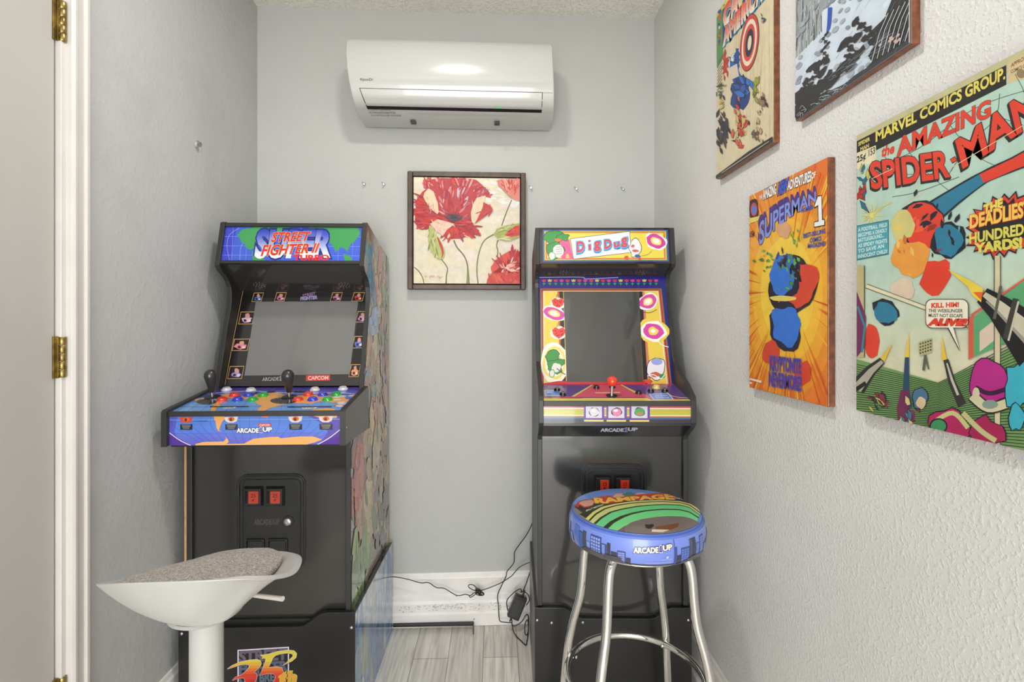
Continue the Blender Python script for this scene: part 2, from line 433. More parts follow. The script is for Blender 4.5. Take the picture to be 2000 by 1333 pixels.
# baseboards: a moulded upper board over an older stepped one
def baseboard(name, T, x0, x1):
    prof = [(0, 0), (0, 0.205), (-0.007, 0.204), (-0.0085, 0.192), (-0.013, 0.186), (-0.013, 0.122), (-0.0135, 0.119), (-0.018, 0.117), (-0.019, 0.100), (-0.024, 0.090), (-0.024, 0.058), (-0.029, 0.050), (-0.030, 0.004), (-0.026, 0)]
    return struct(MB().prism(prof, x0, x1, T=T).build(name, M_trimB, bevel=0.001, seg=1))
a_b = math.atan(0.021)
baseboard('baseboard_back', Matrix.Translation((0, 2.06, 0)) @ Matrix.Rotation(a_b, 4, 'Z'), XL+0.02, XR-0.02)
baseboard('baseboard_left', Matrix.Translation((XL, 0, 0)) @ Matrix.Rotation(R(90), 4, 'Z'), 1.194, 2.03)
baseboard('baseboard_right', Matrix.Translation((XR, 0, 0)) @ Matrix.Rotation(R(-90), 4, 'Z'), -2.03, 2.1)
# scuffs on the stepped board: chips of old paint
m_scuff = mat('scuffed_paint_chip', (120, 112, 104), 0.8)
sc = MB(); random.seed(3)
for i in range(170):
    u = random.uniform(-0.40, 0.12); u = u if random.random() > 0.35 else random.uniform(-0.25, -0.08)
    z = random.gauss(0.078, 0.008); z = min(0.089, max(0.060, z)); s_ = random.uniform(0.0008, 0.0022); l_ = s_*random.uniform(1, 3.5)
    y = yb(u)-0.0243; a = random.uniform(-0.6, 0.9)
    sc.add([(u-l_*math.cos(a), y, z-l_*math.sin(a)*0.5), (u+s_*0.4, y, z-s_*0.5), (u+l_*math.cos(a), y, z+l_*math.sin(a)*0.5), (u-s_*0.4, y, z+s_*0.5)], [(0, 1, 2, 3)])
for u, z in [(-0.155, 0.118), (-0.085, 0.030), (-0.228, 0.012), (-0.28, 0.010)]:
    s_ = 0.003; y = yb(u)-0.0303 if z < 0.05 else yb(u)-0.0187
    sc.add([(u-s_, y, z), (u, y, z-s_), (u+s_, y, z), (u, y, z+s_)], [(0, 1, 2, 3)])
bb = bpy.data.objects['baseboard_back']
s_o = sc.build('scuff_mark', m_scuff); s_o.parent = bb; s_o['kind'] = 'stuff'

# door on the left with casing, jamb and three hinges
door = struct(MB().box(XL-0.047, XL-0.010, 0.375, 1.128, 0.012, 2.030).build('door_1', M_door, bevel=0.002))
trim = MB()
cas = [(0, 0), (0.013, 0), (0.017, 0.006), (0.017, 0.012), (0.013, 0.014), (0.012, 0.034), (0.017, 0.038), (0.017, 0.046), (0.012, 0.049), (0, 0.049)]   # (out of wall, along wall)
trim.prism([(XL+a, 1.144+b2) for a, b2 in cas], 0, 2.10, axis='z')
trim.prism([(XL+a, 0.362-b2) for a, b2 in cas], 0, 2.10, axis='z')
trim.prism([(XL+a, 2.036+b2) for a, b2 in cas], 0.30, 1.193, axis='y')
trim.box(XL-0.1, XL+0.001, 1.132, 1.152, 0, 2.05); trim.box(XL-0.1, XL+0.001, 0.343, 0.371, 0, 2.05); trim.box(XL-0.1, XL+0.001, 0.343, 1.152, 2.034, 2.062)
trim.box(XL-0.06, XL-0.050, 1.100, 1.132, 0, 2.034); trim.box(XL-0.1, XL-0.06, 0.371, 1.132, 0, 2.034)
struct(trim.build('trim_1', M_trim, bevel=0.0012, seg=2))
for zc in (1.853, 1.127, 0.392):
    h = MB(); h.box(XL-0.0105, XL-0.0065, 1.1215, 1.1335, zc-0.045, zc+0.045); h.box(XL-0.0075, XL-0.0035, 1.1290, 1.1360, zc-0.045, zc+0.045)
    hg = h.build('hinge', M_brass, door, bevel=0.0006, seg=1)
    for k in range(5):
        z0 = zc-0.044+k*0.0176
        MB().lathe([(0.0060, 0), (0.0068, 0.001), (0.0068, 0.0160), (0.0060, 0.0170)], TR(XL-0.001, 1.1375, z0), 16, cap=True).build('knuckle', M_brass, hg, smooth=True)

# ================================================================= wall anchors left in the walls
def anchor(loc, nrm_rot, label, big=1.0):
    t = thing('wall_anchor', label, 'wall anchor', loc, 'empty wall anchors')
    x, y, z = loc; T = Matrix.Translation(loc) @ nrm_rot
    b1 = MB().lathe([(0.0001, -0.002), (0.0055*big, -0.002), (0.006*big, 0.002), (0.004*big, 0.0065), (0.002, 0.007)], T, 16)
    b1.build('collar', mat('anchor_plastic', (176, 176, 172), 0.5), t, smooth=True)
    b2 = MB().lathe([(0.0001, 0.004), (0.0022*big, 0.004), (0.0022*big, 0.013), (0.0045*big, 0.0135), (0.0045*big, 0.0155), (0.0001, 0.016)], T @ Matrix.Rotation(R(18), 4, 'X'), 14)
    b2.build('screw', M_steel, t, smooth=True)
    b3 = MB().add([T @ Vector(((-7+3.2*math.cos(a))*0.001*big, (6+5*math.sin(a)*(1 if k % 2 else 0.6))*0.001*big, 0.0006)) for k, a in enumerate([2*PI*q/9 for q in range(9)])], [tuple(range(9))])
    b3.build('chipped_paint', mat('chipped_paint', (150, 149, 145), 0.8), t)
BK_ROT = Matrix.Rotation(R(90), 4, 'X')        # local z -> -y
for x, z, lb in [(-0.5201, 1.7528, 'bare wall anchor on the back wall, leftmost, farthest left of the painting'),
                 (-0.4435, 1.7535, 'bare wall anchor on the back wall, the nearer of the two left of the painting'),
                 (0.1425, 1.7483, 'bare wall anchor touching the right edge of the painting frame'),
                 (0.3272, 1.7457, 'bare wall anchor on the back wall, middle of the three right of the painting'),
                 (0.5181, 1.7474, 'bare wall anchor on the back wall, rightmost, nearest the right wall corner')]:
    anchor((x, yb(x), z), BK_ROT, lb)
anchor((XL, 1.6297, 1.758), Matrix.Rotation(R(90), 4, 'Y'), 'bare wall anchor alone on the left wall above the left arcade cabinet', 1.7)

# ================================================================= air conditioner
ac = thing('air_conditioner', 'white wall mounted split air conditioner high on the back wall', 'air conditioner', (-0.155, 2.05, 1.975))
PF = [(2.046, 2.238), (1.905, 2.238), (1.875, 2.230), (1.856, 2.205), (1.850, 2.165), (1.850, 2.110), (1.854, 2.075), (1.862, 2.045), (1.873, 2.020), (1.890, 2.000), (1.915, 1.985), (1.950, 1.976), (2.046, 1.973)]
def axL(z): return -0.534+0.022*max(0, min(1, (2.16-z)/0.18))**1.3
def axR(z): return 0.208+0.010*max(0, min(1, (2.16-z)/0.18))
def ay(y, x): return y+0.021*x
m = MB(); P2 = PF; n = len(P2)
vs = [(axL(z), ay(y, -0.5), z) for y, z in P2]+[(axR(z), ay(y, 0.2), z) for y, z in P2]
m.add(vs, [tuple(range(n)), tuple(range(2*n-1, n-1, -1))]+[(i, n+i, n+(i+1) % n, (i+1) % n) for i in range(n)])
m.build('housing', M_white, ac, bevel=0.004, smooth=True, seg=3)
def ysurf(z):
    f = [p for p in PF[1:-1]]
    for (y0, z0), (y1, z1) in zip(f, f[1:]):
        if z1 <= z <= z0: return y0+(y1-y0)*((z0-z)/(z0-z1) if z0 != z1 else 0)
    return 1.85
def strip(mb, xa, xb, z0, z1, out, k=8, slopeL=0.0):
    pr = []
    for i in range(k+1):
        z = z1+(z0-z1)*i/k; pr.append((ysurf(z)-out, z, xa+slopeL*i/k))
    vs = []
    for y, z, x in pr: vs += [(x, ay(y, x), z), (xb, ay(y, xb), z), (x, ay(y+0.006, x), z), (xb, ay(y+0.006, xb), z)]
    fs = []
    for i in range(k):
        a = 4*i; c = a+4; fs += [(a, a+1, c+1, c), (a+2, c+2, c+3, a+3), (a, c, c+2, a+2), (a+1, a+3, c+3, c+1)]
    fs += [(0, 2, 3, 1), (4*k, 4*k+1, 4*k+3, 4*k+2)]
    mb.add(vs, fs)
mm = MB(); strip(mm, -0.489, 0.172, 1.9885, 2.0445, 0.0006, slopeL=0.018); mm.build('air_slot', M_hole, ac)
mm = MB(); strip(mm, -0.4865, 0.170, 1.9955, 2.0425, 0.0030, slopeL=0.016); mm.build('louver_flap', M_white, ac, bevel=0.0012, smooth=True, seg=2)
mm = MB(); strip(mm, 0.170, 0.2085, 2.0425, 2.0437, 0.0008, 1); mm.build('panel_seam', mat('seam_grey', (120, 119, 115), 0.6), ac)
A = Art(0.05, 0.02, z0=0); A.text('4IponDr', (0.001, 0.015), (0.049, 0.015), 0.012, (95, 93, 88), off=0.01)
A.m = lambda p, A=A: (p[0], 0.02-p[1]); A.polys = []; A.text('4IponDr', (0.001, 0.015), (0.049, 0.015), 0.011, (95, 93, 88), off=0.01)
A.build('badge', M_print, ac, fn=lambda u, v, n_: (-0.4857+u, ay(ysurf(2.0605+v)-0.0008-n_, -0.46), 2.0605+v))
A = Art(0.16, 0.03, z0=0); A.m = lambda p: (p[0], 0.03-p[1])
A.text('CAUTION DISCONNECT POWER BEFORE SERVICING', (0, 0.006), (0.085, 0.006), 0.005, (90, 90, 86), off=0.02)
A.text('READ THE MANUAL BEFORE CLEANING THE FILTER', (0.003, 0.0125), (0.10, 0.0125), 0.004, (110, 110, 104))
A.text('DO NOT INSERT FINGERS OR OBJECTS INTO THE OUTLET', (0.006, 0.0185), (0.118, 0.0185), 0.004, (120, 120, 114))
A.build('notice_sticker', M_print, ac, fn=lambda u, v, n_: (-0.472+u, ay(ysurf(1.968+v*0.75)-0.0008-n_, -0.42), 1.968+v*0.75))
for x in (-0.315, 0.005):
    MB().box(x-0.010, x+0.010, 1.960, 1.985, 1.966, 1.976).build('mounting_clip', mat('clip_grey', (70, 70, 66), 0.5), ac, bevel=0.002)
MB().box(0.000, 0.022, 1.8785, 1.886, 1.9900, 1.9930).build('indicator_lamp', M_ledge, ac, bevel=0.0008)

# ================================================================= the poppy painting
pt = thing('framed_painting', 'square framed painting of red poppies hanging on the back wall', 'painting', (-0.113, 2.055, 1.333))
fx0, fx1, fz0, fz1, fy = -0.3453, 0.1192, 1.333, 1.797, 2.020
fr = MB(); wd = 0.020
def fbox(mb, x0, x1, z0, z1):
    mb.add([(x, ay(y, x), z) for x in (x0, x1) for y in (fy, 2.056) for z in (z0, z1)], [(0, 1, 3, 2), (4, 6, 7, 5), (0, 4, 5, 1), (2, 3, 7, 6), (0, 2, 6, 4), (1, 5, 7, 3)])
fbox(fr, fx0, fx0+wd, fz0, fz1); fbox(fr, fx1-wd, fx1, fz0, fz1); fbox(fr, fx0+wd, fx1-wd, fz1-wd, fz1); fbox(fr, fx0+wd, fx1-wd, fz0, fz0+wd)
fr.build('frame', M_frame, pt, bevel=0.004, seg=3)
bk = MB(); bk.add([(x, ay(y, x), z) for x in (fx0+0.01, fx1-0.01) for y in (2.034, 2.054) for z in (fz0+0.01, fz1-0.01)], [(0, 1, 3, 2), (4, 6, 7, 5), (0, 4, 5, 1), (2, 3, 7, 6), (0, 2, 6, 4), (1, 5, 7, 3)])
bk.build('backing', M_hole, pt)  # near-black colour puts the recess shadow into the gap round the canvas
S = 0.465-2*wd-0.008; cx0 = fx0+wd+0.004; cz0 = fz0+wd+0.004
A = Art(S, S, [(160, 1133), (1140, 1133), (1147, 160), (160, 155)])
A.bg((222, 212, 186)); random.seed(11)
for i in range(60): A.blob(random.uniform(150, 1150), random.uniform(150, 1150), random.uniform(40, 130), random.uniform(20, 60), (random.choice([218, 228, 224]), random.choice([208, 216, 212]), random.choice([180, 192, 200])), up=True)
for i in range(26): A.blob(random.uniform(780, 1100), random.uniform(180, 420), random.uniform(30, 90), random.uniform(8, 20), (228, 226, 216), rot=random.uniform(-.4, .4))
G1 = (92, 98, 52); G2 = (130, 134, 70)
A.line([(165, 985), (205, 1020), (240, 1075), (256, 1133)], 8, G1, 6); A.line([(415, 910), (470, 990), (462, 1060), (458, 1133)], [8, 10, 12], G1, 6)
A.line([(530, 735), (560, 800), (625, 880), (655, 960), (660, 1060), (660, 1133)], [14, 12, 14, 34], G2, 6); A.line([(530, 735), (560, 800), (625, 880), (655, 960), (668, 1060), (672, 1133)], 7, G1, 6)
A.line([(900, 680), (820, 730), (775, 810), (748, 920), (742, 1030), (752, 1133)], [12, 9, 10], G2, 6); A.line([(900, 680), (820, 734), (779, 810), (752, 920), (746, 1030), (756, 1133)], 5, G1, 6)
A.line([(1070, 360), (1030, 450), (1000, 530), (975, 600)], 9, G1, 6); A.line([(940, 730), (928, 780), (938, 830), (934, 885)], 9, G1, 6)
def strokes(cx, cy, pts, n, cols, ln=(40, 110), wd_=(8, 26), fan=None):
    for i in range(n):
        x, y = random.choice(pts); x += random.gauss(0, 24); y += random.gauss(0, 22)
        a = math.atan2(y-cy, x-cx)+random.gauss(0, 0.25); L = random.uniform(*ln)/2; w_ = random.uniform(*wd_)
        A.line([(x-L*math.cos(a), y-L*math.sin(a)), (x, y), (x+L*math.cos(a), y+L*math.sin(a))], w_, random.choice(cols), 3, taper=True)
RD = [(196, 36, 30), (176, 28, 34), (206, 58, 40), (160, 30, 48), (188, 44, 60)]; PK = [(190, 84, 104), (206, 120, 126), (168, 70, 92), (222, 160, 150), (150, 70, 80)]; CR = [(232, 202, 168), (226, 188, 160), (238, 214, 184)]
A.poly([(250, 235), (300, 180), (420, 160), (540, 165), (640, 160), (740, 175), (800, 225), (860, 285), (878, 345), (800, 325), (770, 400), (745, 560), (700, 600), (765, 640), (770, 680), (690, 690), (600, 720), (470, 730), (400, 650), (300, 590), (215, 635), (170, 580), (175, 460), (190, 360), (240, 290), (280, 262)], (184, 50, 56))
strokes(520, 560, [(300, 220), (420, 200), (540, 190), (640, 200), (740, 230), (820, 290)], 70, RD+PK)
strokes(520, 560, [(450, 320), (520, 300), (600, 300), (640, 400), (480, 420), (560, 460)], 90, RD+PK+[(206, 190, 196)])
strokes(520, 560, [(220, 380), (200, 480), (230, 540), (260, 600), (330, 540)], 70, RD)
strokes(520, 600, [(500, 650), (560, 640), (460, 690), (600, 680)], 40, RD+CR[:1]); strokes(520, 560, [(700, 650), (740, 660), (660, 640)], 24, RD)
strokes(520, 560, [(430, 500), (600, 540), (650, 560)], 30, PK+RD)
A.poly([(262, 300), (300, 262), (345, 290), (385, 400), (392, 480), (380, 500), (330, 460), (270, 380), (250, 340)], CR[0])
A.poly([(800, 330), (828, 322), (812, 400), (780, 470), (740, 560), (716, 590), (696, 560), (690, 480), (716, 390), (756, 340)], CR[0])
for k in range(20): A.line([(random.uniform(270, 380), 300+k*9), (random.uniform(290, 390), 330+k*9)], random.uniform(2, 6), random.choice(CR+PK[:1]))
for k in range(14): A.line([(random.uniform(700, 800), 340+k*16), (random.uniform(700, 760), 400+k*12)], random.uniform(2, 7), random.choice(CR))
A.poly([(806, 385), (880, 425), (896, 460), (870, 480), (790, 540), (728, 580), (770, 500), (800, 440)], (190, 50, 40)); strokes(900, 420, [(840, 440), (820, 480), (860, 460)], 22, RD+PK, (20, 60), (4, 12))
A.poly([(380, 545), (480, 570), (540, 590), (470, 640), (430, 700), (360, 640), (310, 590)], (226, 190, 172)); strokes(300, 500, [(400, 590), (420, 640)], 24, CR+PK[3:4], (20, 60), (3, 10))
A.blob(530, 530, 62, 34, (62, 58, 66), j=.3); A.blob(520, 525, 36, 22, (44, 42, 50), j=.3)
for k in range(26): a = random.uniform(0, 6.28); A.line([(530+30*math.cos(a), 528+16*math.sin(a)), (530+random.uniform(60, 90)*math.cos(a), 528+random.uniform(34, 60)*math.sin(a))], 4, random.choice([(70, 60, 72), (96, 66, 84), (130, 60, 70)]))
A.poly([(305, 600), (345, 620), (370, 700), (430, 790), (452, 850), (440, 900), (400, 912), (350, 880), (315, 820), (296, 750), (300, 660)], (176, 182, 104))
strokes(370, 100, [(335, 720), (350, 780), (380, 850)], 26, [(190, 192, 120), (150, 158, 80), (212, 208, 150), (120, 128, 60)], (40, 90), (6, 14)); A.line([(380, 710), (410, 780), (430, 850), (420, 900)], [8, 26, 18, 6], (188, 60, 36), 5)
A.poly([(900, 680), (930, 630), (1010, 600), (1090, 588), (1140, 575), (1140, 700), (1090, 725), (1010, 740), (950, 720)], (160, 168, 88)); strokes(600, 700, [(960, 670), (1010, 640), (1060, 620), (1000, 710)], 24, [(184, 188, 110), (140, 150, 74), (206, 204, 144)], (50, 100), (6, 14))
A.poly([(1000, 690), (1040, 645), (1110, 600), (1140, 598), (1140, 690), (1060, 705)], (206, 64, 52)); strokes(900, 700, [(1060, 660), (1100, 650)], 12, RD+PK, (30, 70), (5, 12))
A.poly([(930, 185), (980, 170), (1147, 165), (1147, 370), (1100, 360), (1050, 330), (980, 260), (945, 225)], (214, 130, 118)); strokes(1070, 380, [(1000, 220), (1060, 230), (1110, 260), (1120, 200)], 44, [(204, 74, 56), (222, 120, 104), (232, 176, 160), (196, 52, 44)], (40, 90), (6, 18))
A.poly([(870, 985), (910, 930), (980, 870), (1060, 825), (1140, 835), (1140, 1040), (1000, 1035), (880, 1040), (840, 1090), (830, 1133), (1140, 1133), (1140, 1040), (880, 1030)], (214, 70, 58)); strokes(1060, 1100, [(1060, 870), (1110, 900), (960, 930)], 40, RD); strokes(1000, 1000, [(960, 1000), (1060, 980), (1100, 1000)], 34, [(230, 150, 136), (236, 196, 180), (214, 80, 84)], (30, 80), (6, 18))
A.poly([(830, 1140), (850, 1080), (890, 1045), (980, 1030), (1140, 1050), (1140, 1140)], (204, 52, 40)); strokes(1000, 1300, [(900, 1090), (980, 1080), (1080, 1100)], 30, [(206, 60, 44), (190, 40, 34), (216, 84, 60)])
A.line([(275, 1080), (262, 1072), (280, 1068), (285, 1084)], 3, (190, 110, 96), 4); A.line([(305, 1085), (312, 1062), (318, 1082), (330, 1060), (335, 1080), (350, 1066), (356, 1082)], 3, (190, 110, 96), 3); A.line([(372, 1082), (384, 1064), (392, 1084), (404, 1068), (400, 1092), (428, 1070)], 3, (190, 110, 96), 3)
A.build('canvas', M_canvas, pt, (cx0, ay(2.026, cx0), cz0), (math.cos(a_b), math.sin(a_b), 0), (0, 0, 1), (0.021, -1, 0))
mm = MB(); mm.add([(x, ay(y, x), z) for x in (cx0, cx0+S) for y in (2.0263, 2.040) for z in (cz0, cz0+S)], [(0, 1, 3, 2), (4, 6, 7, 5), (0, 4, 5, 1), (2, 3, 7, 6), (0, 2, 6, 4), (1, 5, 7, 3)]); mm.build('stretcher', mat('cream_canvas_side', (214, 204, 180), 0.8), pt)

# ================================================================= arcade cabinets
def arc_pts(p0, p1, p2, k=6):
    return [((1-t)**2*p0[0]+2*t*(1-t)*p1[0]+t*t*p2[0], (1-t)**2*p0[1]+2*t*(1-t)*p1[1]+t*t*p2[1]) for t in [i/k for i in range(k+1)]]
def rrect(x0, x1, z0, z1, r, k=5):
    out = []
    for cx, cz, a0 in ((x1-r, z0+r, -90), (x1-r, z1-r, 0), (x0+r, z1-r, 90), (x0+r, z0+r, 180)):
        for i in range(k+1): a = R(a0+90*i/k); out.append((cx+r*math.cos(a), cz+r*math.sin(a)))
    return out
def ring_prism(mb, outer, inner, y0, y1):
    """rounded frame between two outlines of equal count, (x,z) outlines extruded along y"""
    n = len(outer); vs = [(x, y, z) for y in (y0, y1) for x, z in outer]+[(x, y, z) for y in (y0, y1) for x, z in inner]
    fs = []
    for i in range(n):
        j = (i+1) % n
        fs += [(i, j, n+j, n+i), (2*n+i, 3*n+i, 3*n+j, 2*n+j), (i, 2*n+i, 2*n+j, j), (n+i, n+j, 3*n+j, 3*n+i)]
    mb.add(vs, fs)
def coin_door(root, yf, x0, x1, z0, z1, slots, lock, rejects, text_at):
    """raised moulded coin door on a front panel at y=yf"""
    d = MB(); d.prism(rrect(x0, x1, z0, z1, 0.030), yf-0.006, yf+0.004, axis='y')
    door_o = d.build('coin_door', M_plas, root, bevel=0.0015)
    for e, t in ((0.004, 0.0095), (0.014, 0.0095)):
        r_ = MB(); ring_prism(r_, rrect(x0+e, x1-e, z0+e, z1-e, 0.028-e*0.6), rrect(x0+e+0.005, x1-e-0.005, z0+e+0.005, z1-e-0.005, 0.026-e*0.6), yf-t, yf-0.004)
        r_.build('raised_rib', M_plas, door_o, bevel=0.001)
    for zz in (z1-0.045, z0+0.055):
        MB().lathe([(0.003, -0.014), (0.003, 0.014)], TR(x0+0.007, yf-0.008, zz), 10).build('hinge_pin', M_plas, door_o, smooth=True)
    for (a, b, c, e) in slots:
        # bezel whose faces slope back to an opening
        mb = MB(); ring = rrect(a, b, c, e, 0.0015, 1); inn = rrect(a+0.006, b-0.006, c+0.006, e-0.006, 0.001, 1); n = len(ring)
        vs = [(x, yf-0.005, z) for x, z in ring]+[(x, yf-0.017, z) for x, z in inn]
        mb.add(vs, [(i, (i+1) % n, n+(i+1) % n, n+i) for i in range(n)]+[tuple(range(n, 2*n))])
        cs = mb.build('coin_slot', M_plas, door_o, bevel=0.0008)
        w_ = b-a; h_ = e-c
        MB().box(a+w_*0.14, a+w_*0.24, yf-0.0180, yf-0.0165, c+h_*0.2, e-h_*0.18).build('slit', M_hole, cs)
        MB().prism(rrect(a+w_*0.33, b-w_*0.18, c+h_*0.2, e-h_*0.2, 0.002, 2), yf-0.0205, yf-0.016, axis='y').build('coin_button', M_red, cs, bevel=0.0006)
        A = Art(0.02, 0.03, z0=0); A.m = lambda p: p
        for k, s_ in enumerate(('25', 'CENT', '25')): pass
        bx0, bx1, bz0, bz1 = a+w_*0.36, b-w_*0.21, c+h_*0.24, e-h_*0.24
        A = Art(bx1-bx0, bz1-bz0, z0=0); A.m = lambda p, H=bz1-bz0: (p[0], H-p[1])
        Wd, Hd = bx1-bx0, bz1-bz0
        A.line([(0, 0), (Wd, 0), (Wd, Hd), (0, Hd), (0, 0)], 0.0006, (70, 20, 14)); A.text('25', (Wd*0.2, Hd*0.48), (Wd*0.8, Hd*0.48), Hd*0.33, (60, 18, 12), off=0.01); A.text('¢', (Wd*0.35, Hd*0.9), (Wd*0.65, Hd*0.9), Hd*0.32, (60, 18, 12), off=0.01)
        A.build('coin_mark', M_print, cs, (bx0, yf-0.0208, bz0), (1, 0, 0), (0, 0, 1), (0, -1, 0))
    lx, lz = lock
    lk = MB(); T = TR(lx, yf-0.006, lz, rx=R(90)); lk.lathe([(0.0165, 0), (0.0165, 0.0025), (0.0155, 0.0035)], T, 28)
    lo = lk.build('lock_rosette', M_plas, door_o, smooth=True)
    MB().lathe([(0.0105, 0.003), (0.0105, 0.007), (0.009, 0.0085), (0.004, 0.0090), (0.0038, 0.0070), (0.0001, 0.0070)], T, 24).build('key_lock', M_steel, lo if False else door_o, smooth=True)
    for (a, b, c, e) in rejects:
        r_ = MB(); ring_prism(r_, rrect(a, b, c, e, 0.004), rrect(a+0.0035, b-0.0035, c+0.0035, e-0.0035, 0.003), yf-0.013, yf-0.004)
        rf = r_.build('return_door_frame', M_plas, door_o, bevel=0.001)
        MB().prism(rrect(a+0.006, b-0.006, c+0.006, e-0.006, 0.002), yf-0.0095, yf-0.004, axis='y').build('return_flap', M_plas, rf, bevel=0.001)
    (tx, tz, tw, th) = text_at
    A = Art(tw, th, z0=0); A.m = lambda p: (p[0], th-p[1]); A.text('ARCADE1UP', (0, th*0.85), (tw, th*0.85), th*0.7, (78, 77, 75), off=0.04)
    A.build('embossed_mark', M_print, door_o, (tx, yf-0.0066, tz), (1, 0, 0), (0, 0, 1), (0, -1, 0))
    return door_o
def button(root, T, c, r=0.0125, name='push_button'):
    key = 'button_%d_%d_%d' % c
    mt = mat(key, c, 0.2, coat=0.6)
    mb = MB().lathe([(r*1.22, 0), (r*1.22, 0.0025), (r*1.08, 0.0042), (r*0.98, 0.0040), (r*0.98, 0.0015)], T, 28, cap=False)
    b_ = mb.build(name, mt, root, smooth=True)
    MB().lathe([(r*0.94, 0.001), (r*0.94, 0.0072), (r*0.86, 0.0086), (r*0.6, 0.0082), (0.0001, 0.0078)], T, 28).build('plunger', mt, b_, smooth=True)
def round_holes(root, O, U, V, N, mt=None):
    g = MB()
    for r_, k in ((0, 1), (0.009, 6), (0.018, 10)):
        for i in range(k):
            a = 2*PI*i/k; c = O+U*(r_*math.cos(a))+V*(r_*0.85*math.sin(a))+N*0.0004
            g.add([c+U*0.0020*math.cos(q)+V*0.0020*math.sin(q) for q in [2*PI*j/8 for j in range(8)]], [tuple(range(8))])
    g.build('speaker_grille', mt or mat('speaker_hole', (120, 118, 112), 0.6), root)

def screws(root, pts, name='screw'):
    for x, y, z in pts:
        MB().lathe([(0.0045, 0), (0.0045, 0.001), (0.003, 0.0026), (0.0001, 0.003)], TR(x, y, z, rx=R(90)), 14).build(name, M_steel, root, smooth=True)

# ---------------------------------------------------------------- LEFT cabinet
LC = thing('arcade_cabinet', 'two player arcade cabinet with blue world map control deck and marquee beside the left wall', 'arcade machine', (-0.652, 1.76, 0))
X0, X1 = -0.888, -0.420; TH = 0.015
side = [(1.500, 0.330), (1.500, 0.880), (1.640, 0.985), (1.645, 1.006)] + arc_pts((1.700, 1.200), (1.752, 1.318), (1.690, 1.352), 6) + [(1.660, 1.368), (1.646, 1.384), (1.681, 1.526), (1.690, 1.530), (1.995, 1.458), (2.022, 1.440), (2.022, 0.330)]
for nm, a, b_ in (('side_panel', X0, X0+TH), ('side_panel', X1-TH, X1)):
    MB().prism(side, a, b_).build(nm, M_edge, LC, bevel=0.0015)
MB().box(X0-0.0065, X0-0.0002, 1.501, 1.520, 0.335, 0.866).build('bare_board_edge', M_tan, LC, label='tan unpainted board edge')
IN0, IN1 = X0+TH, X1-TH
lf = MB().box(IN0, IN1, 1.512, 1.528, 0.290, 0.862); lf_o = lf.build('front_panel', M_blkg, LC, bevel=0.001)
MB().box(IN0, IN1, 2.005, 2.018, 0.33, 1.44).build('back_panel', M_blk, LC)
coin_door(lf_o, 1.512, -0.7498, -0.5532, 0.487, 0.7618, [(-0.7278, -0.6707, 0.6703, 0.7289), (-0.6658, -0.6096, 0.6698, 0.7285)], (-0.6017, 0.6249), [(-0.722, -0.669, 0.513, 0.576), (-0.660, -0.603, 0.513, 0.576)], (-0.699, 0.613, 0.072, 0.022))
# deck box
dk = [(1.412, 0.867), (1.412, 0.958), (1.418, 0.9635), (1.662, 0.997), (1.672, 0.985), (1.672, 0.860)]
for a, b_ in ((-0.902, -0.888), (-0.4245, -0.4105)):
    MB().prism(dk, a, b_).build('deck_side_board', [M_greyplate if a > -0.5 else M_edge], LC, bevel=0.001)
    # dark edging strip along the board's top and front
    MB().prism([(1.4105, 0.866), (1.4105, 0.959), (1.4170, 0.9650), (1.663, 0.9985), (1.663, 0.9965), (1.4175, 0.9625), (1.4135, 0.958), (1.4135, 0.866)], a-0.0003, b_+0.0003).build('edge_strip', M_edge, LC)
screws(LC, [])
MB().lathe([(0.0035, 0), (0.0035, 0.0008), (0.0001, 0.0014)], TR(-0.4105, 1.425, 0.912, ry=R(90)), 12).build('screw', M_steel, LC, smooth=True)
dt = MB(); dt.prism([(1.424, 0.867), (1.424, 0.9565), (1.670, 0.994), (1.670, 0.965), (1.440, 0.925), (1.440, 0.867)], -0.888, -0.4245); deck = dt.build('control_deck', M_blk, LC)
MB().box(-0.888, -0.4245, 1.4165, 1.4245, 0.9465, 0.9605).build('deck_nosing', M_edge, deck, bevel=0.0012)
MB().box(-0.888, -0.4245, 1.43, 1.60, 0.862, 0.868).build('deck_underside', M_blk, LC)
sl = math.atan2(0.0375, 0.246); DW = 0.4635; DL = math.hypot(0.246, 0.0375)
Ud, Vd, Nd = Vector((1, 0, 0)), Vector((0, math.cos(sl), math.sin(sl))), Vector((0, -math.sin(sl), math.cos(sl)))
OR1 = (238, 168, 84); BL1 = (96, 138, 220); PU = (74, 52, 150); GRN = (60, 170, 80)
A = Art(DW, DL, [(108, 332), (1442, 312), (1592, 112), (552, 100)])
A.bg((86, 120, 214))
for k in range(10): A.rect(0, 100+k*10, 2000, 112+k*10, tuple(int(lerp(PU[i], BL1[i], k/9)) for i in range(3)))
A.rect(0, 200, 2000, 400, (106, 160, 226)); 
A.poly([(100, 340), (100, 270), (260, 240), (330, 210), (300, 340)], (118, 170, 232))
A.poly([(550, 90), (1600, 90), (1600, 150), (1450, 118), (1000, 128), (700, 118), (520, 160)], PU)
A.line([(520, 150), (800, 135), (1100, 155), (1480, 160), (1560, 190)], 4, (220, 214, 240), 6)
for x in range(-200, 2000, 110): A.line([(x*0.62+430, 110), (x, 340)], 2.0, (60, 90, 180))
for y in (180, 225, 275): A.line([(60, y+4), (1600, y-10)], 2.0, (60, 90, 180))
A.poly([(340, 205), (430, 190), (470, 205), (520, 215), (560, 205), (600, 230), (540, 240), (560, 260), (520, 285), (495, 345), (470, 345), (470, 290), (500, 262), (430, 240), (360, 235)], OR1)
